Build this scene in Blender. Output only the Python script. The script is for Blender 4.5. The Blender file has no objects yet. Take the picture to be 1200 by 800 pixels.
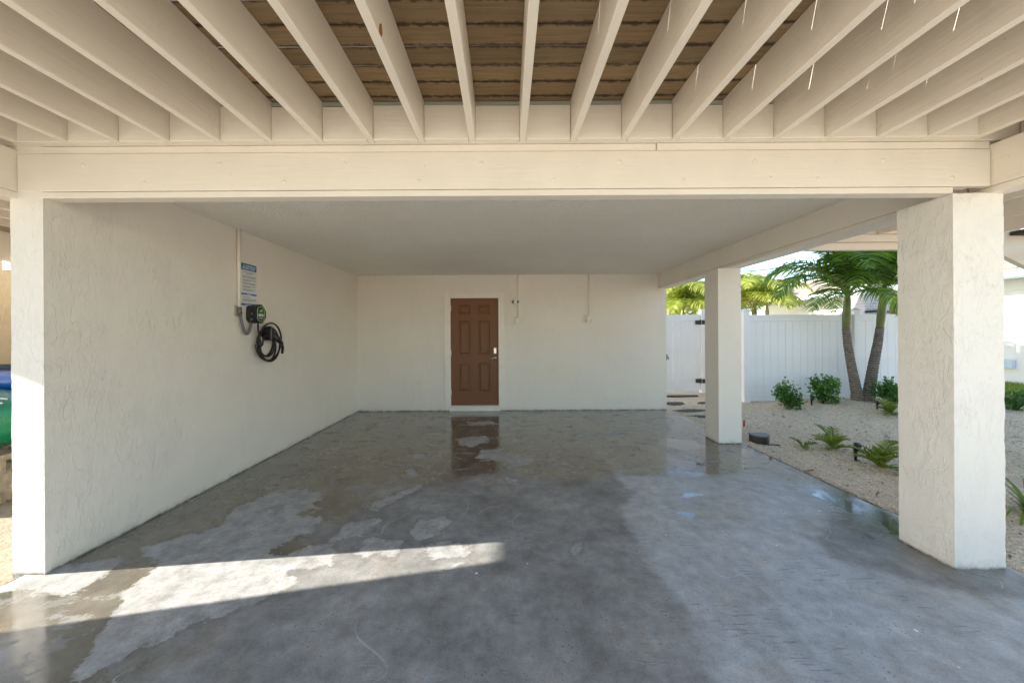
import bpy, bmesh, math, random
import numpy as np
from mathutils import Vector, Matrix, noise, Euler
random.seed(7); np.random.seed(7)
R = math.radians
SC = bpy.context.scene
COL = SC.collection

# ------------------------------------------------------------------ camera
ROLL = 0.0058
F = 408.0; HC = 1.46; VX, VY = 594.0, 391.0
cd = bpy.data.cameras.new("camera"); cam = bpy.data.objects.new("camera", cd); COL.objects.link(cam)
cam.location = (0, 0, HC); cam.rotation_euler = (R(90), ROLL, 0)
cd.sensor_width = 36; cd.lens = F / 1200 * 36
cd.shift_x = (600 - VX) / 1200; cd.shift_y = -(400 - VY) / 1200
cd.clip_start = 0.05; cd.clip_end = 2000
SC.camera = cam

# ------------------------------------------------------------------ light
SUN_EL = R(22.5); SUN_AZ = math.atan2(-0.994, -0.11)      # clockwise from +Y
w = bpy.data.worlds.new("World"); SC.world = w; w.use_nodes = True
nt = w.node_tree; nt.nodes.clear()
sky = nt.nodes.new("ShaderNodeTexSky"); sky.sky_type = 'NISHITA'; sky.sun_disc = False
sky.sun_elevation = SUN_EL; sky.sun_rotation = SUN_AZ; sky.air_density = 1.0; sky.dust_density = 0.6; sky.ozone_density = 1.0
bg = nt.nodes.new("ShaderNodeBackground"); bg.inputs[1].default_value = 0.10
wo = nt.nodes.new("ShaderNodeOutputWorld")
nt.links.new(sky.outputs[0], bg.inputs[0]); nt.links.new(bg.outputs[0], wo.inputs[0])
sd = bpy.data.lights.new("sun", 'SUN'); sd.energy = 4.5; sd.angle = R(0.5); sd.color = (1.0, 0.93, 0.82)
sun = bpy.data.objects.new("sun", sd); COL.objects.link(sun)
to_sun = Vector((math.sin(SUN_AZ) * math.cos(SUN_EL), math.cos(SUN_AZ) * math.cos(SUN_EL), math.sin(SUN_EL)))
sun.rotation_euler = to_sun.to_track_quat('Z', 'Y').to_euler(); sun.location = (-30, -5, 20)
SC.view_settings.view_transform = 'Standard'; SC.view_settings.look = 'None'
SC.view_settings.exposure = 2.08; SC.view_settings.gamma = 1.0
SC.cycles.max_bounces = 10; SC.cycles.diffuse_bounces = 7; SC.cycles.glossy_bounces = 4
SC.cycles.sample_clamp_indirect = 6.0
try: SC.cycles.use_denoising = True
except Exception: pass

# ------------------------------------------------------------------ helpers
def tag(o, label=None, cat=None, group=None, kind=None):
    if label: o['label'] = label
    if cat: o['category'] = cat
    if group: o['group'] = group
    if kind: o['kind'] = kind
    return o
def thing(name, loc, label, cat, group=None, rz=0):
    o = bpy.data.objects.new(name, None); COL.objects.link(o)
    o.location = loc; o.rotation_euler = (0, 0, rz); o.empty_display_size = .1
    return tag(o, label, cat, group)
def link(name, me, parent=None, loc=None):
    o = bpy.data.objects.new(name, me); COL.objects.link(o)
    if parent: o.parent = parent
    if loc is not None: o.location = loc
    return o
def mesh(name, bm, mat, smooth=False):
    bmesh.ops.recalc_face_normals(bm, faces=bm.faces)
    me = bpy.data.meshes.new(name); bm.to_mesh(me); bm.free()
    if mat: me.materials.append(mat)
    if smooth:
        for p in me.polygons: p.use_smooth = True
    return me
def npmesh(name, V, Fc, mat, smooth=False):
    me = bpy.data.meshes.new(name)
    V = np.asarray(V, dtype=np.float32); Fc = np.asarray(Fc, dtype=np.int32)
    n = Fc.shape[1]
    me.vertices.add(len(V)); me.vertices.foreach_set("co", V.ravel())
    me.loops.add(Fc.size); me.loops.foreach_set("vertex_index", Fc.ravel())
    me.polygons.add(len(Fc)); me.polygons.foreach_set("loop_start", np.arange(0, Fc.size, n, dtype=np.int32))
    me.polygons.foreach_set("loop_total", np.full(len(Fc), n, dtype=np.int32))
    me.update(calc_edges=True); me.validate()
    if mat: me.materials.append(mat)
    if smooth: me.polygons.foreach_set("use_smooth", np.ones(len(Fc), dtype=bool))
    return me
def add_box(bm, a, b, bev=0.0):
    x0, y0, z0 = a; x1, y1, z1 = b
    vs = [bm.verts.new(p) for p in ((x0,y0,z0),(x1,y0,z0),(x1,y1,z0),(x0,y1,z0),(x0,y0,z1),(x1,y0,z1),(x1,y1,z1),(x0,y1,z1))]
    fs = [bm.faces.new([vs[i] for i in q]) for q in ((0,3,2,1),(4,5,6,7),(0,1,5,4),(1,2,6,5),(2,3,7,6),(3,0,4,7))]
    if bev > 0:
        es = {e for f in fs for e in f.edges}
        bmesh.ops.bevel(bm, geom=list(es), offset=bev, segments=1, affect='EDGES', profile=.5)
def box(name, a, b, mat, parent=None, bev=0.003, origin=None):
    """axis aligned box given in parent's space"""
    c = Vector(origin) if origin else Vector(((a[0]+b[0])/2, (a[1]+b[1])/2, min(a[2], b[2])))
    bm = bmesh.new(); add_box(bm, Vector(a)-c, Vector(b)-c, bev)
    return link(name, mesh(name, bm, mat), parent, c)
def add_tube(bm, pts, rad, seg=8, caps=True):
    pts = [Vector(p) for p in pts]; n = len(pts)
    rads = rad if isinstance(rad, (list, tuple)) else [rad]*n
    rings = []; up = None
    for i, p in enumerate(pts):
        t = (pts[min(i+1, n-1)] - pts[max(i-1, 0)]).normalized()
        if up is None:
            up = Vector((0,0,1)) if abs(t.z) < .9 else Vector((1,0,0))
        s = t.cross(up).normalized(); up = s.cross(t).normalized()
        rings.append([bm.verts.new(p + (s*math.cos(a) + up*math.sin(a))*rads[i]) for a in [2*math.pi*k/seg for k in range(seg)]])
    for i in range(n-1):
        for k in range(seg):
            bm.faces.new((rings[i][k], rings[i][(k+1) % seg], rings[i+1][(k+1) % seg], rings[i+1][k]))
    if caps:
        bm.faces.new(rings[0]); bm.faces.new(rings[-1][::-1])
def tube(name, pts, rad, mat, parent=None, seg=8):
    bm = bmesh.new(); add_tube(bm, pts, rad, seg)
    return link(name, mesh(name, bm, mat, True), parent)
def add_cyl(bm, c, r, h, axis='Z', seg=16, r2=None, bev=0):
    c = Vector(c); d = {'X': Vector((1,0,0)), 'Y': Vector((0,1,0)), 'Z': Vector((0,0,1))}[axis]
    add_tube(bm, [c, c + d*h], [r, r if r2 is None else r2], seg)
def add_prism(bm, poly, axis, a, b):
    """poly 2D list extruded along axis from a to b; axis X: (y,z), Y: (x,z), Z: (x,y)"""
    def P(p, t): return {'X': (t, p[0], p[1]), 'Y': (p[0], t, p[1]), 'Z': (p[0], p[1], t)}[axis]
    A = [bm.verts.new(P(p, a)) for p in poly]; B = [bm.verts.new(P(p, b)) for p in poly]
    bm.faces.new(A); bm.faces.new(B[::-1])
    n = len(poly)
    for i in range(n): bm.faces.new((A[i], A[(i+1) % n], B[(i+1) % n], B[i]))

# ------------------------------------------------------------------ node material helper
class NM:
    def __init__(s, name):
        s.m = bpy.data.materials.new(name); s.m.use_nodes = True
        s.t = s.m.node_tree; s.t.nodes.clear()
        s.out = s.n('ShaderNodeOutputMaterial'); s.b = s.n('ShaderNodeBsdfPrincipled')
        s.t.links.new(s.b.outputs[0], s.out.inputs[0])
        s._co = None
    def n(s, ty, **k):
        x = s.t.nodes.new(ty)
        for a, b in k.items(): setattr(x, a, b)
        return x
    def L(s, a, b): s.t.links.new(a, b)
    def put(s, sock, v):
        if hasattr(v, 'is_linked') or isinstance(v, bpy.types.NodeSocket): s.L(v, sock)
        elif isinstance(v, (tuple, list)) and len(v) == 3 and sock.type == 'RGBA': sock.default_value = (*v, 1)
        else: sock.default_value = v
    def co(s, kind='Object'):
        if s._co is None: s._co = s.n('ShaderNodeTexCoord')
        return s._co.outputs[kind]
    def mapping(s, v, scale=(1,1,1), loc=None, rot=None):
        m = s.n('ShaderNodeMapping'); s.L(v, m.inputs[0]); m.inputs['Scale'].default_value = scale
        if loc is not None: s.put(m.inputs['Location'], loc)
        if rot is not None: m.inputs['Rotation'].default_value = rot
        return m.outputs[0]
    def noise(s, v, scale, detail=4, rough=.55, dist=0, out=0):
        n = s.n('ShaderNodeTexNoise'); s.L(v, n.inputs['Vector']); n.inputs['Scale'].default_value = scale
        n.inputs['Detail'].default_value = detail; n.inputs['Roughness'].default_value = rough; n.inputs['Distortion'].default_value = dist
        return n.outputs[out]
    def voro(s, v, scale, feature='F1', out='Distance', rnd=1):
        n = s.n('ShaderNodeTexVoronoi', feature=feature); s.L(v, n.inputs['Vector']); n.inputs['Scale'].default_value = scale
        n.inputs['Randomness'].default_value = rnd
        return n.outputs[out]
    def math(s, op, a, b=None, c=None, clamp=False):
        n = s.n('ShaderNodeMath', operation=op, use_clamp=clamp); s.put(n.inputs[0], a)
        if b is not None: s.put(n.inputs[1], b)
        if c is not None: s.put(n.inputs[2], c)
        return n.outputs[0]
    def rng(s, v, a, b, c=0.0, d=1.0, smooth=False):
        n = s.n('ShaderNodeMapRange', interpolation_type='SMOOTHSTEP' if smooth else 'LINEAR')
        s.put(n.inputs[0], v)
        for i, q in enumerate((a, b, c, d)): s.put(n.inputs[i+1], q)
        return n.outputs[0]
    def mix(s, f, a, b, mode='MIX'):
        n = s.n('ShaderNodeMix', data_type='RGBA', blend_type=mode)
        s.put(n.inputs[0], f); s.put(n.inputs[6], a); s.put(n.inputs[7], b)
        return n.outputs[2]
    def fmix(s, f, a, b):
        n = s.n('ShaderNodeMix', data_type='FLOAT')
        s.put(n.inputs[0], f); s.put(n.inputs[2], a); s.put(n.inputs[3], b)
        return n.outputs[0]
    def bump(s, h, strength=1.0, dist=.01, normal=None):
        n = s.n('ShaderNodeBump'); s.L(h, n.inputs['Height']); n.inputs['Strength'].default_value = strength; n.inputs['Distance'].default_value = dist
        if normal is not None: s.L(normal, n.inputs['Normal'])
        return n.outputs[0]
    def set(s, **k):
        for a, b in k.items(): s.put(s.b.inputs[a.replace('_', ' ')], b)
        return s
    def attr(s, name, out='Fac'):
        n = s.n('ShaderNodeAttribute'); n.attribute_name = name; return n.outputs[out]
    def objrand(s):
        return s.n('ShaderNodeObjectInfo').outputs['Random']

def plain(name, col, rough=.5, metal=0, var=.06, scale=8, bump=0, bscale=40):
    M = NM(name); c = M.co()
    f = M.noise(c, scale, 4)
    dark = tuple(x*(1-var) for x in col); lite = tuple(min(1, x*(1+var)) for x in col)
    M.set(Base_Color=M.mix(M.rng(f, .3, .7), dark, lite), Roughness=M.rng(M.noise(c, scale*2, 3), .3, .7, rough*.85, min(1, rough*1.15)), Metallic=metal)
    if bump: M.set(Normal=M.bump(M.noise(c, bscale, 4), 1, bump))
    return M.m

CREAM = (.80, .742, .65)
def mat_stucco(name, col, ridge=.0035, dirt=True):
    M = NM(name); g = M.n('ShaderNodeNewGeometry').outputs['Position']
    fine = M.noise(g, 75, 4, .65)
    def layer(scale, st, rot, loc, lo, fs):
        v = M.mapping(g, st, loc, rot)
        a = M.noise(v, scale, 3.5, .6, .35)
        f = M.rng(M.noise(M.mapping(g, (1, 1, 1), loc), fs, 2), .38, .62, .05, 1, True)
        lip = M.rng(M.math('ABSOLUTE', M.math('SUBTRACT', a, lo+.012)), 0, .022, 1, 0, True)
        return M.math('MULTIPLY', M.math('ADD', M.math('MULTIPLY', M.rng(a, lo, lo+.018, 0, 1, True), .5), M.math('MULTIPLY', lip, .38)), f)
    h = M.math('MULTIPLY', layer(15, (1, 1, .30), (R(-32), R(30), 0), (0, 0, 0), .53, 2.6), .9)
    h = M.math('ADD', h, M.math('MULTIPLY', layer(21, (.9, .9, .28), (R(-24), R(-30), 0), (5, 3, 8), .53, 3.3), .8))
    h = M.math('ADD', h, M.math('MULTIPLY', layer(30, (.8, .8, .4), (R(-45), R(50), 0), (1, 9, 2), .52, 4.2), .7))
    h = M.math('ADD', h, M.math('MULTIPLY', M.noise(g, 22, 4, .6), .5))
    h = M.math('ADD', h, M.math('MULTIPLY', fine, .45))
    big = M.rng(M.noise(g, .9, 4), .3, .7)
    c = M.mix(big, tuple(x*.95 for x in col), col)
    sm = M.rng(M.noise(M.mapping(g, (1, 1, .35)), 5, 5, .65), .52, .72, 0, .12)
    c = M.mix(sm, c, tuple(x*.7 for x in col))
    if dirt:
        z = M.n('ShaderNodeSeparateXYZ'); M.L(g, z.inputs[0])
        low = M.math('MULTIPLY', M.rng(z.outputs[2], 0, .07, 1, 0, True), M.rng(M.noise(g, 14, 5, .7), .42, .62, .1, .75))
        c = M.mix(M.math('MULTIPLY', low, .6), c, (.23, .2, .15))
    if dirt:
        low2 = M.math('MULTIPLY', M.rng(z.outputs[2], 0, .022, 1, 0, True), M.rng(M.noise(g, 9, 5, .7), .35, .55, .25, .95))
        c = M.mix(low2, c, (.07, .06, .045))
        spl = M.math('MULTIPLY', M.rng(z.outputs[2], .05, .55, 1, 0, True), M.rng(M.noise(g, 55, 4, .75), .63, .72, 0, .35))
        c = M.mix(spl, c, (.32, .26, .18))
        scf = M.rng(M.noise(M.mapping(g, (2, 2, 14), (3, 1, 4)), 3, 5, .7), .66, .76, 0, .2)
        c = M.mix(scf, c, (.42, .38, .31))
    M.set(Base_Color=c, Roughness=.62, Normal=M.bump(h, 1.0, ridge))
    return M.m
M_STUCCO = mat_stucco("stucco_cream", CREAM, .0028)
M_STUCCO_C = mat_stucco("stucco_column", (.79, .765, .705), .0024)

def mat_paintwood(name, col, stretch=(14, .8, 14), rough=.38):
    M = NM(name); g = M.mapping(M.co(), stretch, M.n('ShaderNodeObjectInfo').outputs['Location'])
    o = M.co()
    gr = M.noise(g, 3.2, 5, .6)
    f2 = M.noise(g, 11, 4, .6)
    bl = M.noise(M.mapping(o, (1,1,1), M.n('ShaderNodeObjectInfo').outputs['Location']), 2.4, 4, .6)
    c = M.mix(M.rng(bl, .3, .7), tuple(x*.93 for x in col), col)
    c = M.mix(M.rng(gr, .6, .8, 0, .22), c, tuple(x*.72 for x in col))
    spot = M.rng(M.noise(o, 26, 3, .6), .72, .76, 0, .55)
    c = M.mix(spot, c, (.3, .22, .13))
    h = M.math('ADD', gr, M.math('MULTIPLY', f2, .4))
    M.set(Base_Color=c, Roughness=M.rng(bl, .3, .7, rough*.8, rough*1.3), Normal=M.bump(h, .55, .004))
    return M.m
M_WOOD_Y = mat_paintwood("painted_joist", CREAM)
M_WOOD_X = mat_paintwood("painted_beam", CREAM, (.8, 14, 14))

def mat_deck():
    M = NM("weathered_board"); rnd = M.objrand()
    off = M.math('MULTIPLY', rnd, 31.0)
    cb = M.n('ShaderNodeCombineXYZ'); M.L(off, cb.inputs[0]); M.L(off, cb.inputs[1])
    v = M.mapping(M.co(), (.9, 14, 14), cb.outputs[0])
    gr = M.noise(v, 4, 6, .65, .4)
    fib = M.noise(M.mapping(M.co(), (1.2, 60, 40), cb.outputs[0]), 3, 4, .6)
    bl = M.noise(M.mapping(M.co(), (1,1,1), cb.outputs[0]), 2.2, 4, .6)
    c = M.mix(M.rng(gr, .3, .75), (.19, .125, .062), (.32, .225, .12))
    c = M.mix(M.rng(fib, .5, .8, 0, .35), c, (.15, .10, .055))
    c = M.mix(M.rng(bl, .45, .7, 0, .25), c, (.42, .33, .21))
    c = M.mix(1.0, c, M.mix(rnd, (.82, .82, .82), (1.1, 1.1, 1.1)), 'MULTIPLY')
    # gap darkness painted into the colour along each board's long edges
    s = M.n('ShaderNodeSeparateXYZ'); M.L(M.co(), s.inputs[0])
    e = M.math('ABSOLUTE', s.outputs[1])
    e = M.math('ADD', e, M.rng(M.noise(M.co(), 18, 5, .7), .3, .7, -.012, .012))
    c = M.mix(M.rng(e, .044, .055, 0, .8, True), c, (.03, .018, .01))
    M.set(Base_Color=c, Roughness=.8, Normal=M.bump(M.math('ADD', gr, fib), .7, .004))
    return M.m
M_DECK = mat_deck()

def mat_ceiling():
    M = NM("textured_ceiling"); g = M.co()
    a = M.noise(g, 38, 4, .7); b = M.voro(g, 60)
    bl = M.noise(g, .8, 3)
    M.set(Base_Color=M.mix(M.rng(bl, .3, .7), M.mix(M.rng(M.noise(g, 45, 4, .8), .55, .75, 0, .35), (.84, .795, .715), (.6, .56, .49)), M.mix(M.rng(M.noise(g, 3.5, 5, .7), .5, .75, 0, .4), (.90, .86, .785), (.76, .70, .6))), Roughness=.85, Normal=M.bump(M.math('ADD', a, M.math('MULTIPLY', b, .5)), 1.0, .014))
    return M.m
M_CEIL = mat_ceiling()

def mat_floor():
    M = NM("wet_concrete"); g = M.n('ShaderNodeNewGeometry').outputs['Position']
    dry = M.attr('dry'); soft = M.attr('soft'); wet = M.attr('wet')
    # ragged crisp edge of the dry islands: signed distance (m) + noise
    n = M.math('ADD', M.math('MULTIPLY', M.math('SUBTRACT', M.noise(g, 7, 6, .62), .5), .24), M.math('MULTIPLY', M.math('SUBTRACT', M.noise(g, 30, 6, .7), .5), .10))
    d = M.rng(M.math('ADD', dry, n), -.008, .02, 0, .93, True)
    rim = M.rng(M.math('ABSOLUTE', M.math('ADD', dry, n)), 0, .035, 1, 0, True)
    sn = M.math('ADD', soft, M.math('MULTIPLY', M.math('SUBTRACT', M.noise(g, 3.2, 6, .65), .5), .75))
    s = M.rng(sn, .3, .7, 0, 1, True)
    wn = M.math('ADD', wet, M.math('MULTIPLY', M.math('SUBTRACT', M.noise(M.mapping(g, (1,1,1), (5, 3, 0)), 2.1, 5, .6), .5), .9))
    wt = M.rng(wn, .3, .7, 0, 1, True)
    cloud = M.noise(M.mapping(g, (1, 1, 1), (0, 0, 0)), 1.9, 9, .68); cl2 = M.noise(g, 9, 6, .68); grain = M.noise(g, 120, 3, .7)
    # trowel / scuff streaks
    st = M.noise(M.mapping(g, (2.2, 22, 1), None, (0, 0, R(32))), 3.5, 4, .6)
    base_damp = M.mix(M.rng(cloud, .32, .68), (.16, .16, .155), (.35, .35, .342))
    base_soft = M.mix(M.rng(cloud, .3, .7), (.335, .35, .36), (.47, .49, .50))
    base_dry = M.mix(M.rng(cl2, .3, .7), (.31, .31, .308), (.42, .42, .41))
    base_wet = M.mix(M.rng(cloud, .3, .7), (.075, .064, .042), (.175, .15, .105))
    c = M.mix(s, base_damp, base_soft)
    c = M.mix(M.math('MULTIPLY', wt, .85), c, base_wet)
    c = M.mix(d, c, base_dry)
    c = M.mix(1.0, c, M.mix(M.rng(M.math('ADD', M.math('MULTIPLY', cl2, .6), M.math('MULTIPLY', grain, .4)), .34, .66), (.64, .64, .63), (1.3, 1.3, 1.3)), 'MULTIPLY')
    c = M.mix(M.math('MULTIPLY', M.rng(st, .56, .66, 0, .55), M.rng(M.noise(g, 2.6, 3), .5, .6)), c, (.12, .095, .07))
    c = M.mix(M.rng(M.noise(g, 26, 8, .78), .52, .66, 0, .35), c, M.mix(1.0, c, (.6, .6, .58), 'MULTIPLY'))
    c = M.mix(M.rng(M.noise(M.mapping(g, (1,1,1), (7,7,7)), 33, 8, .78), .55, .7, 0, .3), c, M.mix(1.0, c, (1.5, 1.5, 1.5), 'MULTIPLY'))
    # brown leaf tannin stains, in loose groups of flecks
    gm = M.rng(M.noise(M.mapping(g, (1,1,1), (2, 7, 0)), 2.1, 3), .48, .56, 0, 1, True)
    fl = M.rng(M.math('ADD', M.voro(g, 42), M.math('MULTIPLY', M.math('SUBTRACT', M.noise(g, 90, 3, .7), .5), .55)), .12, .24, 1, 0, True)
    fl = M.math('MULTIPLY', M.math('MULTIPLY', fl, gm), M.rng(M.noise(g, 9, 3), .5, .56))
    c = M.mix(M.math('MULTIPLY', fl, .7), c, (.12, .075, .035))
    tan = M.math('MULTIPLY', M.rng(M.noise(M.mapping(g, (1, 1, 1), (11, 4, 0)), 2.6, 5, .65), .56, .7), .45)
    c = M.mix(tan, c, M.mix(1.0, c, (1.15, .88, .62), 'MULTIPLY'))
    # paint drips
    pv = M.n('ShaderNodeTexVoronoi'); M.L(g, pv.inputs['Vector']); pv.inputs['Scale'].default_value = 7
    ps = M.n('ShaderNodeSeparateColor'); M.L(pv.outputs['Color'], ps.inputs[0])
    pm = M.rng(M.math('ADD', pv.outputs['Distance'], M.math('MULTIPLY', cl2, .04)), M.math('MULTIPLY', ps.outputs[1], .075), M.math('ADD', M.math('MULTIPLY', ps.outputs[1], .075), .03), 1, 0)
    pm = M.math('MULTIPLY', pm, M.math('GREATER_THAN', ps.outputs[0], .62))
    c = M.mix(pm, c, (.85, .83, .78))
    # thin looping scratches
    sc = M.noise(M.mapping(g, (1,1,1), (4, 1, 0)), 1.3, 1, .5, .7)
    scm = M.math('MULTIPLY', M.rng(M.math('ABSOLUTE', M.math('SUBTRACT', sc, .5)), 0, .002, 1, 0), M.rng(M.noise(g, 2.3, 2), .53, .58))
    c = M.mix(M.math('MULTIPLY', scm, .6), c, (.55, .55, .52))
    # control joint across the bay
    sp = M.n('ShaderNodeSeparateXYZ'); M.L(g, sp.inputs[0])
    j = M.rng(M.math('ABSOLUTE', M.math('SUBTRACT', sp.outputs[1], M.math('ADD', 4.02, M.math('MULTIPLY', M.noise(g, 3, 2), .012)))), .0, .006, 1, 0)
    j = M.math('MULTIPLY', j, M.rng(sp.outputs[0], 1.0, 1.6))
    c = M.mix(M.math('MULTIPLY', j, .5), c, (.07, .07, .07))
    edge = M.math('MULTIPLY', rim, M.math('SUBTRACT', 1, d))
    c = M.mix(M.math('MULTIPLY', edge, .3), c, (.09, .08, .065))
    # half dried blotches inside the wet film
    blo = M.rng(M.noise(M.mapping(g, (1, 1.6, 1), (8, 8, 0)), 4.2, 7, .68), .53, .60, 0, 1, True)
    c = M.mix(M.math('MULTIPLY', M.math('MULTIPLY', blo, wt), .55), c, base_damp)
    film = M.rng(M.noise(g, 5.5, 6, .7), .35, .65)
    r_wet = M.fmix(blo, M.rng(film, 0, 1, .08, .22), .34)
    r_damp = M.rng(M.noise(g, 4, 5, .6), .3, .7, .36, .62)
    r_soft = M.rng(M.noise(g, 5, 5, .6), .3, .7, .32, .58)
    r = M.fmix(s, r_damp, r_soft); r = M.fmix(wt, r, r_wet); r = M.fmix(d, r, .62)
    pud = M.rng(M.math('ADD', M.attr('puddle'), M.math('MULTIPLY', n, .7)), -.01, .02, 0, 1, True)
    r = M.fmix(pud, r, .03)
    c = M.mix(M.math('MULTIPLY', pud, .6), c, (.05, .05, .05))
    h = M.math('ADD', M.math('MULTIPLY', cl2, .5), M.math('MULTIPLY', grain, .25))
    h = M.math('ADD', h, M.math('MULTIPLY', d, .15))
    hs = M.n('ShaderNodeBump'); M.L(h, hs.inputs['Height']); hs.inputs['Distance'].default_value = .003
    M.L(M.fmix(M.math('MAXIMUM', M.math('MULTIPLY', wt, .85), pud), .7, .02), hs.inputs['Strength'])
    M.set(Base_Color=c, Roughness=r, Normal=hs.outputs[0])
    M.b.inputs['Specular IOR Level'].default_value = .5
    M.put(M.b.inputs['Coat Roughness'], M.rng(film, 0, 1, .05, .22))
    M.put(M.b.inputs['Coat Weight'], M.math('MULTIPLY', M.math('MAXIMUM', M.math('MULTIPLY', M.math('MULTIPLY', wt, M.math('SUBTRACT', 1, blo)), .6), pud), M.math('SUBTRACT', 1, d)))
    return M.m
M_FLOOR = mat_floor()

def mat_ground():
    M = NM("crushed_shell"); g = M.n('ShaderNodeNewGeometry').outputs['Position']
    a = M.voro(g, 55, out='Color'); s = M.n('ShaderNodeSeparateColor'); M.L(a, s.inputs[0])
    big = M.noise(g, 1.1, 5, .6)
    c = M.mix(s.outputs[0], (.52, .40, .265), (.86, .72, .53))
    c = M.mix(M.rng(big, .4, .65, 0, .35), c, (.46, .35, .24))
    c = M.mix(M.rng(M.noise(g, 30, 3), .62, .7, 0, .6), c, (.15, .11, .07))
    far = M.n('ShaderNodeSeparateXYZ'); M.L(g, far.inputs[0])
    h = M.math('ADD', M.voro(g, 55), M.noise(g, 20, 4))
    M.set(Base_Color=c, Roughness=.9, Normal=M.bump(h, 1, .012))
    return M.m
M_GROUND = mat_ground()
def mat_pebble():
    M = NM("shell_chip"); s = M.n('ShaderNodeSeparateColor'); M.L(M.voro(M.n('ShaderNodeNewGeometry').outputs['Position'], 40, out='Color'), s.inputs[0])
    c = M.mix(s.outputs[0], (.58, .43, .29), (.9, .77, .58)); c = M.mix(M.math('GREATER_THAN', s.outputs[1], .93), c, (.12, .08, .05))
    M.set(Base_Color=c, Roughness=.8); return M.m
M_PEB = mat_pebble()

def mat_leaf(name, a, b, tr=.35, rough=.4):
    M = NM(name); rnd = M.objrand(); g = M.n('ShaderNodeNewGeometry')
    f = M.math('ADD', M.math('MULTIPLY', g.outputs['Random Per Island'], .75), M.math('MULTIPLY', rnd, .25))
    c = M.mix(f, a, b)
    M.set(Base_Color=c, Roughness=rough)
    t = M.n('ShaderNodeBsdfTranslucent'); M.L(M.mix(1.0, c, (1.5, 1.6, .5), 'MULTIPLY'), t.inputs[0])
    mx = M.n('ShaderNodeMixShader'); mx.inputs[0].default_value = tr
    M.L(M.b.outputs[0], mx.inputs[1]); M.L(t.outputs[0], mx.inputs[2]); M.L(mx.outputs[0], M.out.inputs[0])
    return M.m
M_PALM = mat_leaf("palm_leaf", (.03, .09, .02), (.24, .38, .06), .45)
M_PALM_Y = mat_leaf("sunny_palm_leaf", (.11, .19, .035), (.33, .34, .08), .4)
M_SHRUB = mat_leaf("shrub_leaf", (.03, .10, .025), (.13, .30, .06), .35)
M_CYCAD = mat_leaf("coontie_leaf", (.08, .14, .02), (.26, .32, .06), .35)
M_GRASS = mat_leaf("grass_blade", (.07, .14, .02), (.2, .27, .05), .3)
def mat_trunk():
    M = NM("ringed_trunk"); g = M.co(); s = M.n('ShaderNodeSeparateXYZ'); M.L(g, s.inputs[0])
    w = M.n('ShaderNodeTexWave', wave_type='BANDS', bands_direction='Z'); M.L(g, w.inputs[0]); w.inputs['Scale'].default_value = 7; w.inputs['Distortion'].default_value = 2.5; w.inputs['Detail'].default_value = 3
    n = M.noise(g, 14, 5, .7)
    c = M.mix(M.rng(n, .35, .7), (.07, .055, .045), (.22, .19, .16)); c = M.mix(M.rng(w.outputs[1], .5, .9, 0, .7), c, (.30, .26, .22))
    M.set(Base_Color=c, Roughness=.85, Normal=M.bump(M.math('ADD', w.outputs[1], n), 1, .012)); return M.m
M_TRUNK = mat_trunk()
M_SHAFT = plain("crownshaft_green", (.11, .13, .02), .4, var=.3, scale=6)
M_VINYL = plain("white_vinyl", (.78, .79, .80), .35, var=.03, scale=2)
M_BLACK = plain("black_plastic", (.02, .02, .02), .35, var=.3)
M_RUBBER = plain("black_rubber", (.014, .013, .012), .45, var=.3)
M_GREY = plain("grey_pvc", (.13, .13, .125), .45)
M_NICKEL = plain("satin_nickel", (.62, .60, .56), .3, 1.0)
M_WHITE = plain("white_plastic", (.72, .70, .64), .4, var=.03)
M_CREAMP = plain("cream_paint", CREAM, .42, var=.05, scale=5)
M_DOOR = None
def mat_door():
    M = NM("brown_door_paint"); g = M.mapping(M.co(), (30, 30, 1.5)); n = M.noise(g, 4, 5, .6)
    M.set(Base_Color=M.mix(M.rng(n, .3, .7), (.155, .058, .018), (.19, .076, .024)), Roughness=.55, Normal=M.bump(n, .5, .002)); return M.m
M_DOOR = mat_door()
M_BLUE = plain("sign_blue", (.02, .13, .36), .35)
M_SIGNW = plain("sign_white", (.66, .67, .66), .35, var=.02)
M_INK = plain("sign_ink", (.12, .13, .16), .5)
M_GRN = plain("logo_green", (.25, .55, .12), .4)
M_SLATE = plain("dark_slate", (.045, .042, .042), .6, var=.35, scale=12, bump=.01, bscale=20)
M_SIDING = plain("white_siding", (.80, .80, .79), .5, var=.03, scale=1.5)
M_SHINGLE = plain("pale_shingle", (.27, .235, .19), .9, var=.3, scale=25, bump=.02, bscale=40)
M_FASCIA = plain("white_fascia", (.55, .66, .78), .4)
M_FLASH = plain("green_flashing", (.36, .39, .33), .4)
M_TAN = mat_stucco("tan_stucco", (.50, .40, .26), .003)
M_DIRT = plain("tan_paver", (.28, .235, .17), .85, var=.3, scale=10, bump=.01)
M_KGREEN = plain("green_hull", (.0, .16, .07), .25, var=.1)
M_KBLUE = plain("blue_hull", (.01, .09, .35), .25, var=.1)
M_RED = plain("red_plastic", (.5, .03, .03), .4)
M_BARK = plain("dark_stem", (.07, .05, .03), .8, var=.4)
M_CHIP = plain("bare_wood", (.28, .12, .04), .8, var=.3)

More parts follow.
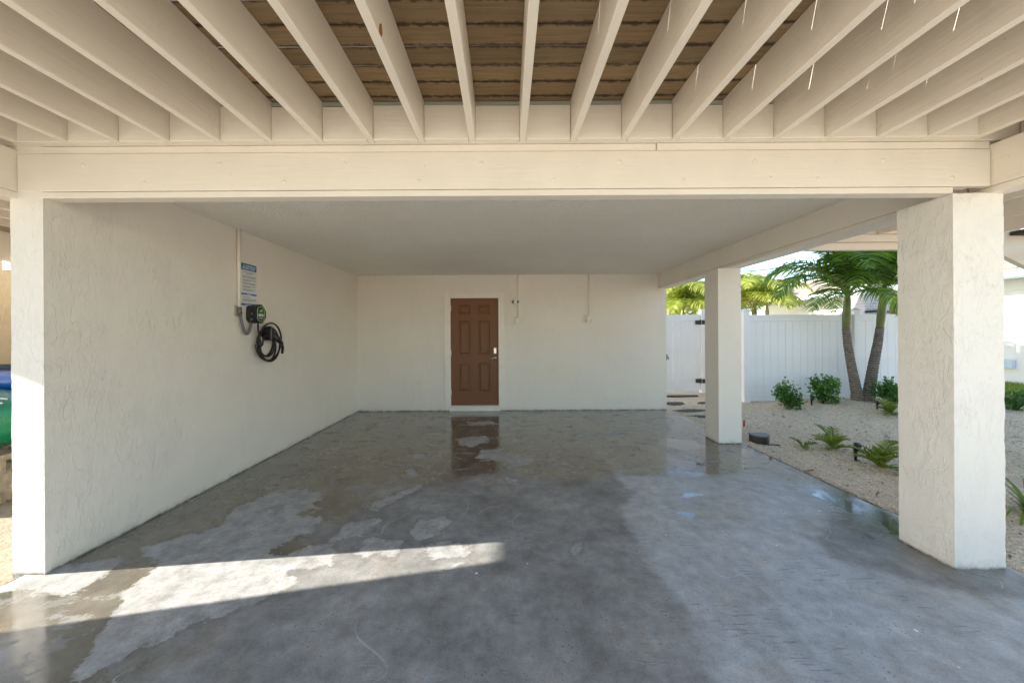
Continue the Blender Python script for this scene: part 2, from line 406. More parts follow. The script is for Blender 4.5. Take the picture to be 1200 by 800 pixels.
# ------------------------------------------------------------------ floor slab
def px(u, v):
    du, dv = u-VX, v-VY
    ut = du - ROLL*dv; vt = dv + ROLL*du
    d = F*HC/vt
    return (ut*d/F, d)
FX0, FX1, FY0, FY1 = -2.96, 3.10, .35, 6.66
xs = np.arange(FX0, FX1+.001, (FX1-FX0)/210)
ys = np.concatenate([np.linspace(FY0, .6, 8, endpoint=False), np.arange(.6, FY1, .028), [FY1]])
GX, GY = np.meshgrid(xs, ys)
def sdf(poly_px):
    P = np.array([px(*p) for p in poly_px])
    return sdf_w(P)
def sdf_w(P):
    d = np.full(GX.shape, 1e9); ins = np.zeros(GX.shape, bool); n = len(P)
    for i in range(n):
        a, b = P[i], P[(i+1) % n]; e = b-a; L = max(1e-9, e@e)
        t = np.clip(((GX-a[0])*e[0]+(GY-a[1])*e[1])/L, 0, 1)
        d = np.minimum(d, np.hypot(GX-a[0]-t*e[0], GY-a[1]-t*e[1]))
        c = ((a[1] > GY) != (b[1] > GY)) & (GX < (b[0]-a[0])*(GY-a[1])/((b[1]-a[1]) or 1e-9)+a[0])
        ins ^= c
    return np.where(ins, d, -d)
DRY = [
 [(160,642),(197,631),(232,625),(258,614),(275,594),(298,585),(332,571),(355,573),(378,576),(380,585),(367,588),(377,596),(341,602),(378,605),(373,622),(340,633),(318,645),(335,647),(378,635),(391,642),(392,661),(342,670),(350,685),(297,706),(255,723),(212,738),(170,757),(145,772),(100,799),(82,799),(102,757),(119,732),(136,706),(161,677),(187,660)],
 [(60,666),(150,650),(140,664),(110,682),(85,697),(60,698),(20,690),(-20,705),(-20,690),(20,672)],
 [(427,596),(445,585),(480,572),(508,560),(500,568),(478,580),(455,592),(440,598)],
 [(392,630),(400,615),(430,607),(450,608),(440,620),(420,632)],
 [(475,622),(490,610),(520,606),(532,611),(515,625),(490,632)],
 [(413,640),(430,632),(470,634),(472,648),(455,655),(440,650),(425,655)],
 [(490,640),(520,632),(555,638),(550,652),(520,655),(500,660)],
 [(535,514),(569,510),(575,516),(552,524),(538,522)],
 [(545,494),(575,493),(585,497),(552,499)],
 [(566,527),(586,525),(592,530),(627,537),(624,542),(595,550),(595,542),(578,539),(558,537)],
 [(592,560),(604,560),(608,566),(601,572),(594,566)],
 [(481,532),(497,532),(500,536),(483,538)],
 [(478,550),(490,550),(489,556),(478,556)],
 [(665,640),(680,636),(682,650),(672,653)],
 [(665,508),(700,506),(706,510),(680,512)],
 [(712,506),(732,505),(736,511),(716,513)],
]
WATER_SOFT = [(694,526),(722,530),(736,556),(800,556),(872,553),(950,572),(992,596),(950,632),(990,660),(1090,690),(1215,705),(1215,815),(845,815),(830,770),(795,705),(762,655),(728,604),(742,575),(705,545)]
dry = np.full(GX.shape, -1.0)
for p in DRY: dry = np.maximum(dry, sdf(p))
sf = sdf(WATER_SOFT); soft = 1/(1+np.exp(-np.clip(sf, -3, 3)/.07))
# wet film: deep in the bay, along the left wall, and along the right edge
deep = 1/(1+np.exp(-(GY-3.35)/.22))
leftw = 1/(1+np.exp((GX+1.35)/.35))*(.55+.45*(GY > 2.2))
fore = 1/(1+np.exp((GX+1.9)/.25))*1/(1+np.exp((GY-2.3)/.1))
rightw = 1/(1+np.exp(-(GX-2.35+.0*GY)/.18))*1/(1+np.exp(-(GY-2.1)/.3))*.95
mid = np.exp(-((GX-.2)/.9)**2-((GY-3.5)/.7)**2)*.35
wet = np.clip(np.maximum.reduce([deep-mid*.8, leftw, fore*1.45, rightw]) - soft*.35*(GY < 4.0), 0, 1.5)
PUD = [
 [(1026,596),(1048,606),(1062,628),(1049,628),(1036,616),(1020,603)],
 [(962,573),(1000,588),(1016,600),(1000,602),(975,591),(950,578)],
 [(775,512),(815,516),(830,524),(800,528),(770,520)],
 [(800,578),(812,577),(824,579),(812,582),(798,583)],[(792,600),(806,599),(818,602),(806,605)],
 [(775,532),(800,538),(835,545),(830,550),(790,545)],
 [(528,484),(583,484),(590,487),(526,488)],
]
pud = np.full(GX.shape, -1.0)
for p in PUD: pud = np.maximum(pud, sdf(p))
NY, NX = GX.shape
top = np.stack([GX.ravel(), GY.ravel(), np.zeros(GX.size)], 1)
idx = np.arange(GX.size).reshape(NY, NX)
fq = np.stack([idx[:-1,:-1], idx[:-1,1:], idx[1:,1:], idx[1:,:-1]], -1).reshape(-1, 4)
# border skirt so the slab has thickness
bord = np.concatenate([idx[0,:], idx[1:,-1], idx[-1,:-1][::-1], idx[1:-1,0][::-1]])
low = top[bord].copy(); low[:,2] = -.14
li = np.arange(len(bord))+len(top)
sk = np.stack([bord, li, np.roll(li, -1), np.roll(bord, -1)], 1)
me = npmesh("concrete_floor", np.vstack([top, low]), np.vstack([fq, sk]), M_FLOOR)
for nm, arr in (("dry", dry), ("soft", soft), ("wet", wet), ("puddle", pud)):
    at = me.attributes.new(nm, 'FLOAT', 'POINT'); at.data.foreach_set("value", np.concatenate([arr.ravel(), np.full(len(bord), 0 if nm in ('soft','wet') else -1.0)]).astype(np.float32))
tag(link("concrete_floor", me), kind='structure')

bm = bmesh.new(); add_box(bm, (-9, -12, -.14), (8, .34, -.004), .01)
tag(link("driveway", mesh("driveway", bm, plain("pale_driveway", (.56, .50, .41), .8, var=.12, scale=1.5))), kind='structure')
# ------------------------------------------------------------------ ground
def gz(x, y):
    z = -.035 + .018*noise.noise(Vector((x*1.3, y*1.3, 0))) + .01*noise.noise(Vector((x*4, y*4, 3)))
    z += .10*math.exp(-((x-7.0)**2+(y-7.0)**2)/.9) + .05*math.exp(-((x-5.9)**2+(y-6.4)**2)/1.5)
    e = min(1, max(0, (x-3.1)/.5)) if x > 0 else 1
    return z*e + (-.02)*(1-e) if x > 0 else -.04
gx = np.concatenate([[-400,-60,-20,-8,-3.4,-2.9,0,3.06], np.arange(3.2, 12, .1), [12.5,13,14,16,20,40,100,400]])
gy = np.concatenate([[-400,-60,-20,-8,-4,-2,0], np.arange(.5, 9.2, .1), [9.5,10,12,15,20,40,100,400]])
V = []
for yy in gy:
    for xx in gx: V.append((xx, yy, gz(xx, yy) if 3.1 < xx < 12.2 and .3 < yy < 9.3 else -.04))
nx_, ny_ = len(gx), len(gy); I = np.arange(nx_*ny_).reshape(ny_, nx_)
fq = np.stack([I[:-1,:-1], I[:-1,1:], I[1:,1:], I[1:,:-1]], -1).reshape(-1, 4)
tag(link("gravel_ground", npmesh("gravel_ground", V, fq, M_GROUND, True)), kind='structure')
# loose shell chips
def scatter_chips(n, x0, x1, y0, y1, zf, smin, smax, name, mat):
    Vs = []; Fs = []
    base = np.array([(1,0,0),(0,1,0),(-1,0,0),(0,-1,0),(0,0,.6),(0,0,-.6)], float)
    tri = np.array([(0,1,4),(1,2,4),(2,3,4),(3,0,4),(1,0,5),(2,1,5),(3,2,5),(0,3,5)])
    for i in range(n):
        # denser near the camera
        y = y0 + (y1-y0)*random.random()**1.5; x = x0 + (x1-x0)*random.random()**1.2
        s = random.uniform(smin, smax)
        m = np.array(Euler((random.uniform(-.5,.5), random.uniform(-.5,.5), random.random()*6.28)).to_matrix())
        b = base*np.random.uniform(.6, 1.3, base.shape)*s*np.array([1.2, .8, .8])
        Vs.append(b@m.T + np.array([x, y, zf(x, y)+s*.2])); Fs.append(tri+6*i)
    me = npmesh(name, np.vstack(Vs), np.vstack(Fs), mat)
    return link(name, me)
tag(scatter_chips(26000, 3.1, 8.5, 1.6, 7.4, gz, .004, .012, "shell_gravel", M_PEB), 'pale crushed shell scattered over the garden bed beside the slab', 'gravel', kind='stuff')
tag(link("garden_path", (lambda bm: (add_box(bm, (-8, 2.0, -.06), (-2.97, 12, -.03)), mesh("garden_path", bm, M_DIRT))[1])(bmesh.new())), kind='structure')
# lawn strip in front of the neighbour's wall
bm = bmesh.new(); add_box(bm, (12.2, 5.0, -.06), (14.05, 22, .0)); 
tag(link("lawn", mesh("lawn", bm, plain("lawn_soil", (.12, .15, .03), .9, var=.3))), kind='structure')
Vs = []; Fs = []
for i in range(9000):
    x = random.uniform(11.6, 14.0); y = random.uniform(7.2, 12); h = random.uniform(.04, .11); a = random.random()*6.28
    dx, dy = math.cos(a)*.012, math.sin(a)*.012; k = len(Vs)
    Vs += [(x-dx, y-dy, -.03), (x+dx, y+dy, -.03), (x+random.uniform(-.04,.04), y+random.uniform(-.04,.04), h)]; Fs.append((k, k+1, k+2))
tag(link("lawn_grass", npmesh("lawn_grass", Vs, Fs, M_GRASS)), 'short green grass growing along the foot of the white house next door', 'grass', kind='stuff')

# ------------------------------------------------------------------ stucco walls and columns
def stucco_mesh(name, a, b, mat, res=.025, amp=.004, faces='xXyYzZ'):
    a = Vector(a); b = Vector(b); c = Vector(((a.x+b.x)/2, (a.y+b.y)/2, a.z)); bm = bmesh.new()
    def grid(o, u, v):
        nu = max(1, round(u.length/res)); nv = max(1, round(v.length/res))
        g = [[bm.verts.new(o + u*(i/nu) + v*(j/nv)) for i in range(nu+1)] for j in range(nv+1)]
        for j in range(nv):
            for i in range(nu): bm.faces.new((g[j][i], g[j][i+1], g[j+1][i+1], g[j+1][i]))
    X = Vector((b.x-a.x,0,0)); Y = Vector((0,b.y-a.y,0)); Z = Vector((0,0,b.z-a.z))
    if 'x' in faces: grid(a, Y, Z)
    if 'X' in faces: grid(a+X, Y, Z)
    if 'y' in faces: grid(a, X, Z)
    if 'Y' in faces: grid(a+Y, X, Z)
    if 'z' in faces: grid(a, X, Y)
    if 'Z' in faces: grid(a+Z, X, Y)
    bmesh.ops.remove_doubles(bm, verts=bm.verts, dist=res*.05)
    bmesh.ops.recalc_face_normals(bm, faces=bm.faces); bm.normal_update()
    for v in bm.verts:
        p = v.co
        n1 = noise.noise(p*9)*.6 + noise.noise(p*24+Vector((3,1,2)))*.45 + noise.noise(p*60)*.25
        v.co = p + v.normal*amp*n1
    for v in bm.verts: v.co -= c
    me = mesh(name, bm, mat, False)
    for p in me.polygons: p.use_smooth = True
    try: me.set_sharp_from_angle(angle=R(50))
    except Exception: pass
    return me, c
def stucco(name, a, b, mat, parent=None, **k):
    me, c = stucco_mesh(name, a, b, mat, **k)
    return link(name, me, parent, c)
YF = 2.135
ZB = 2.305; ZC = 2.58
lw = stucco("side_wall", (-3.04, YF, -.02), (-2.84, 6.62, ZC+.05), M_STUCCO_C, res=.03, amp=.0035); 
lw.data.materials.append(M_STUCCO)
for p in lw.data.polygons:
    if p.normal.x > .5: p.material_index = 1
tag(lw, 'long left side wall of cream textured stucco holding the car charger', 'wall')
tag(stucco("stucco_column", (2.74, YF, -.02), (3.05, YF+.305, ZB), M_STUCCO_C, res=.015, amp=.0045), 'wide square stucco column in the right foreground under the beam end', 'column', 'stucco columns on the right')
tag(stucco("stucco_column", (2.775, 4.57, -.02), (3.075, 4.88, ZB), M_STUCCO_C, res=.02, amp=.002), 'slimmer looking farther stucco column standing at the garden edge of the slab', 'column', 'stucco columns on the right')

# back wall with the door
bw = thing("back_wall", (0, 6.62, 0), 'cream stucco back wall of the carport with a brown door', 'wall')
DX0, DX1, DZ0, DZ1 = -1.07, -.16, .105, 2.14
def bwall(nm, x0, x1, z0, z1): stucco(nm, (x0, 0, z0), (x1, .15, z1), M_STUCCO, bw, res=.05, amp=.003)
bwall("wall_section", -2.86, DX0-.005, -.02, ZC+.03)
bwall("wall_section", DX1+.005, 3.03, -.02, ZC+.03)
bwall("wall_section", DX0-.007, DX1+.007, DZ1+.005, ZC+.03)
box("door_sill", (DX0-.03, -.035, .075), (DX1+.03, .1, DZ0-.004), M_CREAMP, bw)
box("door_step", (DX0-.03, -.006, -.02), (DX1+.03, .12, .075), M_CREAMP, bw, .002)
# casing
fr = link("door_frame", (lambda bm: (add_box(bm, (DX0-.115, -.018, .06), (DX0, .03, DZ1+.115), .003), add_box(bm, (DX1, -.018, .06), (DX1+.115, .03, DZ1+.115), .003), add_box(bm, (DX0+.001, -.018, DZ1), (DX1-.001, .03, DZ1+.115), .003), mesh("door_frame", bm, M_CREAMP))[3])(bmesh.new()), bw)
# door leaf with panel recesses
def door_leaf():
    cx = lambda u: (u-VX)/61.6; cz = lambda v: HC-(v-VY)/61.6
    cols = [(cx(537), cx(551)), (cx(560), cx(574))]
    rows = [(cz(459), cz(425)), (cz(415.5), cz(375.5)), (cz(368), cz(357))]
    X = sorted({DX0, DX1, *[q for c in cols for q in c]}); Z = sorted({DZ0, DZ1, *[q for r in rows for q in r]})
    bm = bmesh.new(); Yf = .02
    V = {(i, j): bm.verts.new((x, Yf, z)) for i, x in enumerate(X) for j, z in enumerate(Z)}
    for i in range(len(X)-1):
        for j in range(len(Z)-1):
            f = bm.faces.new((V[i,j], V[i+1,j], V[i+1,j+1], V[i,j+1]))
            mx, mz = (X[i]+X[i+1])/2, (Z[j]+Z[j+1])/2
            if any(c[0] < mx < c[1] for c in cols) and any(r[0] < mz < r[1] for r in rows): f.tag = True
    pf = [f for f in bm.faces if f.tag]
    for f in pf:
        r = bmesh.ops.inset_individual(bm, faces=[f], thickness=.022, depth=0)
        for v in f.verts: v.co.y += .016
    e = [e for e in bm.edges if e.is_boundary]
    r = bmesh.ops.extrude_edge_only(bm, edges=e)
    for v in [g for g in r['geom'] if isinstance(g, bmesh.types.BMVert)]: v.co.y += .04
    return mesh("door", bm, M_DOOR), cols, rows
dm, cols, rows = door_leaf()
door = link("door", dm, bw)
for c in cols:
    for r in rows:
        bm = bmesh.new(); x0, x1, z0, z1 = c[0]+.03, c[1]-.03, r[0]+.03, r[1]-.03
        a = [bm.verts.new(p) for p in ((x0, .0359, z0), (x1, .0359, z0), (x1, .0359, z1), (x0, .0359, z1))]
        q = .018; b = [bm.verts.new(p) for p in ((x0+q, .022, z0+q), (x1-q, .022, z0+q), (x1-q, .022, z1-q), (x0+q, .022, z1-q))]
        bm.faces.new(b)
        for i in range(4): bm.faces.new((a[i], a[(i+1)%4], b[(i+1)%4], b[i]))
        link("door_panel", mesh("door_panel", bm, M_DOOR), door)
hx = (580-VX)/61.6
bm = bmesh.new(); add_cyl(bm, (hx, .02, 1.0), .028, -.03, 'Y', 18); add_tube(bm, [(hx, -.02, 1.0), (hx-.05, -.035, .995), (hx-.11, -.035, .985)], [.011, .010, .008], 8)
link("door_lever", mesh("door_lever", bm, M_NICKEL, True), door)
bm = bmesh.new(); add_box(bm, (hx-.03, -.022, 1.08), (hx+.03, .02, 1.2), .01); link("keypad_lock", mesh("keypad_lock", bm, M_NICKEL), door)
for z in (.3, 1.05, 1.9):
    bm = bmesh.new(); add_cyl(bm, (DX0+.002, .008, z), .009, .1, 'Z', 8); link("hinge", mesh("hinge", bm, M_NICKEL), door)
# small fixtures on the back wall
def conduit_box(cx_, ztop, zbox, label, fixture=False):
    t = thing("outlet_box", (cx_, 6.62, zbox), label, 'outlet', 'outlets on the back wall')
    tube("conduit", [(0, -.012, .06), (0, -.012, ztop-zbox)], .011, M_CREAMP, t, 8)
    bm = bmesh.new(); add_box(bm, (-.055, -.05, -.07), (.055, 0, .07), .006); link("box_body", mesh("box_body", bm, M_CREAMP), t)
    bm = bmesh.new(); add_box(bm, (-.042, -.062, -.055), (.042, -.051, .0), .004); add_box(bm, (-.042, -.062, .006), (.042, -.051, .055), .004); link("cover_flap", mesh("cover_flap", bm, M_WHITE), t)
    return t
conduit_box((607-VX)/61.6, ZC, HC+(VY-376)/61.6, 'covered outlet box just right of the brown door, below the small lamp fitting')
conduit_box((690-VX)/61.6, ZC, HC+(VY-374)/61.6, 'covered outlet box alone in the right half of the back wall')
t = thing("lamp_fitting", ((604-VX)/61.6, 6.60, HC+(VY-354)/61.6), 'small wall fitting with dark knobs on the conduit above the outlet', 'fixture')
bm = bmesh.new(); add_box(bm, (-.03, -.08, -.06), (.03, -.005, .06), .008); link("fitting_body", mesh("fitting_body", bm, M_WHITE), t)
for s in (-1, 1):
    bm = bmesh.new(); add_cyl(bm, (s*.032, -.05, 0), .022, s*.035, 'X', 10); link("side_knob", mesh("side_knob", bm, M_GREY), t)

# ceiling of the deep bay
bm = bmesh.new(); add_box(bm, (-2.842, YF+.12, ZC), (2.872, 6.622, ZC+.04), 0)
tag(link("ceiling", mesh("ceiling", bm, M_CEIL)), kind='structure')

# ------------------------------------------------------------------ beams
fb = thing("front_beam", (0, YF, ZB), 'long cream painted timber beam across the carport opening', 'beam')
box("face_board", (-2.985, -.010, .04), (2.96, .03, .268), M_WOOD_X, fb, .004)
box("trim_board", (-2.86, -.004, 0), (2.738, .074, .037), M_WOOD_X, fb, .003)
box("inner_board", (-2.84, .034, .04), (2.87, .074, .268), M_WOOD_X, fb, .003)
box("top_plate", (-2.985, -.004, .272), (.92, .08, .315), M_WOOD_X, fb, .004)
box("top_plate", (.925, -.006, .272), (2.96, .08, .315), M_WOOD_X, fb, .004)
for i in range(14):   # bolt bumps
    x = -2.6 + i*.41 + random.uniform(-.03,.03); z = .09 if i % 2 else .2
    bm = bmesh.new(); bmesh.ops.create_uvsphere(bm, u_segments=10, v_segments=6, radius=.013)
    for v in bm.verts: v.co.y *= .22
    o = link("nail_head", mesh("nail_head", bm, M_WOOD_X, True), fb, (x, -.0105, z))
def side_beam(x0, x1, y0, y1, z0, z1, label):
    t = thing("side_beam", ((x0+x1)/2, (y0+y1)/2, z0), label, 'beam', 'beams running front to back')
    h = (x1-x0)/2; l = (y1-y0)/2
    box("beam_board", (-h, -l, .04), (-.001, l, z1-z0), M_WOOD_Y, t, .004)
    box("beam_board", (.001, -l, .04), (h, l, z1-z0), M_WOOD_Y, t, .004)
    box("beam_trim", (-h+.004, -l, 0), (h-.004, l, .038), M_WOOD_Y, t, .003)
    return t
side_beam(-3.12, -2.99, .45, YF+.10, ZB, 2.60, 'cream beam at the upper left corner running toward the viewer')
side_beam(2.965, 3.10, .45, YF+.10, ZB, 2.60, 'cream beam at the upper right corner running toward the viewer')
side_beam(2.875, 3.10, YF+.105, 6.7, ZB, ZC+.1, 'cream beam over the farther column edging the grey ceiling')
# shim over the far column
# ------------------------------------------------------------------ deck
ZJ = 2.622; ZD = ZJ+.232
dk = thing("wooden_deck", (0, 0, ZJ), 'raised deck overhead with cream joists and bare brown boards', 'deck')
jm = None
jx = [(1150-VX)/195.4 + 3*.3048 - .3048*i for i in range(23)]
for i, x in enumerate(jx):
    bm = bmesh.new(); nseg = 14; hw = .019
    ysg = [.45 + (YF-.02-.45)*k/nseg for k in range(nseg+1)]
    bow = random.uniform(-.012, .012)
    prof = [(-hw, 0.004), (-hw+.004, 0), (hw-.004, 0), (hw, .004), (hw, .23), (-hw, .23)]
    rings = []
    for y in ysg:
        s = math.sin(math.pi*(y-.45)/(YF-.45)); rings.append([bm.verts.new((bow*s+p[0], y, p[1])) for p in prof])
    for a, b in zip(rings, rings[1:]):
        for k in range(6): bm.faces.new((a[k], a[(k+1)%6], b[(k+1)%6], b[k]))
    bm.faces.new(rings[0]); bm.faces.new(rings[-1])
    o = link("joist", mesh("joist", bm, M_WOOD_Y), dk, (x, 0, 0))
    for q in range(3):
        bm = bmesh.new(); bmesh.ops.create_uvsphere(bm, u_segments=8, v_segments=5, radius=.006)
        for v in bm.verts: v.co.x *= .35
        link('nail_head', mesh('nail_head', bm, M_WOOD_Y, True), dk, (x-.0195 if x > 0 else x+.0195, YF-.08-.02*q, .05+.06*q))
    if 2 < i < 22:
        box("blocking", (x-.3048+.0205, YF-.055+random.uniform(-.004,.004), 0), (x-.0205, YF-.017, .205+random.uniform(-.004,.002)), M_WOOD_X, dk, .003)
# flashing strip and rim
box("flashing", (-3.0, YF-.05, .207), (3.0, YF-.01, .229), M_FLASH, dk, .001)
box("leak_filler", (-3.4, YF+.022, -.02), (3.09, YF+.18, .262), M_WOOD_X, dk, .002)  # filler added to stop sun leaking between rim and upper storey
box("rim_board", (-3.4, YF-.015, 0), (4.6, YF+.02, .23), M_WOOD_X, dk, .002)
y = 2.158; i = 0
while y > .5:
    wd = .113; gap = (.0035, .0045, .0070, .0074, .004, .0074, .0070)[i % 7]; amp = .0035 if gap > .006 else .0009; jit = [random.uniform(-.0015,.0015) for _ in range(2)]
    bm = bmesh.new(); n = 24; rows_ = []
    sgn = random.random()*100
    for k in range(n+1):
        xx = -3.45 + 8.4*k/n
        e0 = amp*noise.noise(Vector((xx*3, sgn, 0))); e1 = .0009*noise.noise(Vector((xx*3, sgn, 9)))
        rows_.append([bm.verts.new((xx, -wd/2+e0, .0)), bm.verts.new((xx, wd/2+e1, .0)), bm.verts.new((xx, wd/2+e1, .026)), bm.verts.new((xx, -wd/2+e0, .026))])
    for a, b in zip(rows_, rows_[1:]):
        for k in range(4): bm.faces.new((a[k], a[(k+1)%4], b[(k+1)%4], b[k]))
    bm.faces.new(rows_[0]); bm.faces.new(rows_[-1])
    link("deck_board", mesh("deck_board", bm, M_DECK), dk, (0, y-wd/2, .231+random.uniform(0, .003)))
    y -= wd + gap; i += 1
# bare chip torn out of one joist
bm = bmesh.new(); add_prism(bm, [(-.015,0),(.01,.003),(.016,.02),(.006,.05),(-.008,.038),(-.012,.02)], 'X', -.0015, .0015)
link("torn_chip", mesh("torn_chip", bm, M_CHIP), dk, (jx[14]+.0212, 1.36, .006))

# ------------------------------------------------------------------ upper storey (throws the yard into shade)
us = thing("upper_storey", (-1.25, 5.3, 2.86), 'upper storey of the house above the carport', 'building')
box("storey_wall", (-4.4, -3.0, .03), (4.35, 3.0, 2.9), M_SIDING, us, 0)
bm = bmesh.new(); add_prism(bm, [(-4.8, 2.91), (4.7, 2.91), (0, 3.9)], 'Y', -3.3, 3.3); link("storey_roof", mesh("storey_roof", bm, M_SHINGLE), us)
# neighbouring bay on the left
sdk = thing("left_bay_deck", (-4.35, 0, ZJ), 'deck framing over the next bay at the far left edge', 'deck')
for i in range(8): box("joist", (-1.25+i*.34-.019, 0.45, 0), (-1.25+i*.34+.019, 6.6, .23), M_WOOD_Y, sdk, .003)
box("deck_sheet", (-1.4, .45, .232), (1.23, 6.6, .26), M_DECK, sdk, .003)
t = thing("bay_beam", (-4.35, 3.9, 2.2), 'cream crossbeam over the next bay at the left edge', 'beam')
box("beam_board", (-1.3, 0, .0), (1.3, .09, .27), M_WOOD_X, t)
t = thing("outer_beam", (-5.55, 2.1, ZB), 'outer cream beam on the far side of the next bay', 'beam')
box("beam_board", (-.06, -1.65, 0), (.06, 4.5, .3), M_WOOD_Y, t)
tag(stucco("bay_wall", (-7.2, 4.6, -.05), (-3.05, 4.75, 2.64), M_TAN, res=.06, amp=.003), 'tan stucco wall behind the boats in the next bay', 'wall')
tag(stucco("bay_sun_blocker", (-7.2, 2.55, -.05), (-7.0, 4.59, 2.64), M_TAN, res=.1, amp=.003), 'unseen tan stucco panel added to keep sun out of the next bay', 'wall')  # unseen wall added to keep low sun off the next bay
# added slanted blocker, cuts the floor's sun patch (left, outside the frame)
bm = bmesh.new(); add_prism(bm, [(.15, -.05), (1.17, -.05), (1.74, 2.3), (.15, 2.3)], 'X', -5.06, -4.98)
tag(link("sun_patch_blocker", mesh("sun_patch_blocker", bm, M_STUCCO)), 'unseen slanted panel added to shade the floor, beside the next bay', 'wall')

# boats stored in the left bay
def hull(name, loc, L, rw, rh, mat, label, tilt=0):
    t = thing(name, loc, label, 'kayak', 'kayaks stored in the next bay', 0)
    bm = bmesh.new(); N = 28; S = 20; rings = []
    for i in range(N+1):
        u = -1+2*i/N; r = max(.02, (1-abs(u)**2.4))**.75
        ring = []
        for k in range(S):
            a = 2*math.pi*k/S; cy, cz = math.cos(a), math.sin(a)
            cz = cz*(1 if cz < 0 else .75)
            ring.append(bm.verts.new((u*L/2, cy*rw*r, cz*rh*r + .12*abs(u)**3)))
        rings.append(ring)
    for a, b in zip(rings, rings[1:]):
        for k in range(S): bm.faces.new((a[k], a[(k+1)%S], b[(k+1)%S], b[k]))
    bm.faces.new(rings[0]); bm.faces.new(rings[-1])
    link("hull", mesh("hull", bm, mat, True), t)
    bm = bmesh.new(); add_tube(bm, [(-.5, 0, rh*.74), (-.3, .12, rh*.77), (.0, .14, rh*.78), (.3, .12, rh*.77), (.5, 0, rh*.74), (.3, -.12, rh*.77), (0, -.14, rh*.78), (-.3, -.12, rh*.77), (-.5, 0, rh*.74)], .015, 8)
    link("cockpit_rim", mesh("cockpit_rim", bm, M_BLACK, True), t)
    return t
k1 = hull("kayak", (-5.45, 3.25, .72), 2.9, .34, .36, M_KGREEN, 'glossy green kayak hull poking out behind the left wall')
k2 = hull("kayak", (-5.3, 3.6, 1.02), 2.9, .28, .17, M_KBLUE, 'blue kayak lying above the green one at the left edge')
bm = bmesh.new()
for q in range(5):
    a0 = .05+q*.035; add_tube(bm, [(.62+q*.05, -.325+q*.012, a0), (.80+q*.045, -.30+q*.012, a0+.03), (.98+q*.03, -.262+q*.01, a0+.01)], .006, 5)
link("hull_lettering", mesh("hull_lettering", bm, M_SIGNW), k1)
t = thing("boat_rack", (-5.2, 3.4, -.03), 'low wooden rack carrying the kayaks in the next bay', 'rack')
for x in (-.9, .65): 
    for yy in (-.3, .3): box("rack_post", (x-.035, yy-.035, 0), (x+.035, yy+.035, .38), M_DIRT, t)
    box("rack_rail", (x-.035, -.4, .381), (x+.035, .4, .43), M_DIRT, t)
t = thing("storage_bag", (-4.62, 3.25, -.03), 'crumpled brown storage bag under the green kayak', 'bag')
bm = bmesh.new(); bmesh.ops.create_icosphere(bm, subdivisions=4, radius=.2)
for v in bm.verts:
    v.co *= 1+.25*noise.noise(v.co*9); v.co.z = max(0, v.co.z*.9+.14)
link("bag_body", mesh("bag_body", bm, M_DIRT, True), t)
tube("bag_tie", [(-.03, 0, .30), (0, .01, .36), (.05, 0, .38)], .012, M_BARK, t)

# ------------------------------------------------------------------ charger, sign, cable on the left wall
def wl(u, v):   # point on the left wall (x=-2.84)
    du, dv = u-VX, v-VY; ut = du-ROLL*dv; vt = dv+ROLL*du
    s = -ut/2.84; return F/s, HC - vt/s
XW = -2.838
yc, zc0 = wl(278, 362)
t = thing("wall_conduit", (XW, yc, zc0), 'thin cream conduit pipe dropping from the ceiling to the car charger', 'conduit')
tube("pipe", [(.02, 0, .02), (.02, 0, ZC-zc0-.002)], .016, M_CREAMP, t, 10)
bm = bmesh.new(); add_box(bm, (0, -.04, -.075), (.008, .02, .035), .002); link("patch_plate", mesh("patch_plate", bm, plain("bare_patch", (.42, .33, .22), .8)), t)
bm = bmesh.new(); add_cyl(bm, (.02, 0, -.06), .024, .08, 'Z', 12); link("fitting", mesh("fitting", bm, M_GREY, True), t)
# sign
y0, zt = wl(281.2, 307); y1, _ = wl(299.5, 312); _, zb = wl(281.2, 357.5)
sw = y1-y0; sh = zt-zb
t = thing("notice_sign", (XW+.002, y0, zb), 'blue and white printed notice on the wall above the car charger', 'sign')
bm = bmesh.new(); add_box(bm, (0, 0, 0), (.006, sw, sh), .001); link("sign_board", mesh("sign_board", bm, M_SIGNW), t)
def strip(nm, a, b, c, d, mat, x=.0062, th=.001):
    bm = bmesh.new(); add_box(bm, (x, a*sw, c*sh), (x+th, b*sw, d*sh)); return link(nm, mesh(nm, bm, mat), t)
strip("blue_header", .01, .99, .84, .995, M_BLUE); strip("blue_band", .01, .99, .255, .295, M_BLUE); strip("blue_footer", .01, .99, .005, .055, M_BLUE)
def words(nm, rows, mat, x, hgt):
    bm = bmesh.new()
    for (z, a, b) in rows:
        q = a
        while q < b-.02:
            L = random.uniform(.03, .09); add_box(bm, (x, q*sw, z*sh), (x+.0006, min(b, q+L)*sw, (z+hgt)*sh)); q += L+.02
    tag(link(nm, mesh(nm, bm, mat), t), kind='stuff')
words("header_lettering", [(.925, .30, .92), (.872, .1, .5), (.872, .56, .88)], M_SIGNW, .0073, .03)
bm = bmesh.new(); add_prism(bm, [(.1*sw, .9*sh), (.17*sw, .965*sh), (.24*sw, .97*sh), (.2*sw, .91*sh)], 'X', .0073, .0079); link("header_logo", mesh("header_logo", bm, M_GRN), t)
words("body_lettering", [(.79,.1,.9),(.755,.3,.7),(.69,.12,.95),(.665,.12,.9),(.61,.12,.95),(.585,.12,.6),(.535,.12,.95),(.51,.12,.9),(.455,.12,.92),(.43,.12,.55),(.38,.12,.9),(.355,.12,.7),(.20,.1,.6),(.155,.1,.95),(.13,.1,.92),(.105,.1,.7)], M_INK, .0062, .012)
words("band_lettering", [(.263,.35,.65),(.018,.25,.75)], M_SIGNW, .0073, .018)
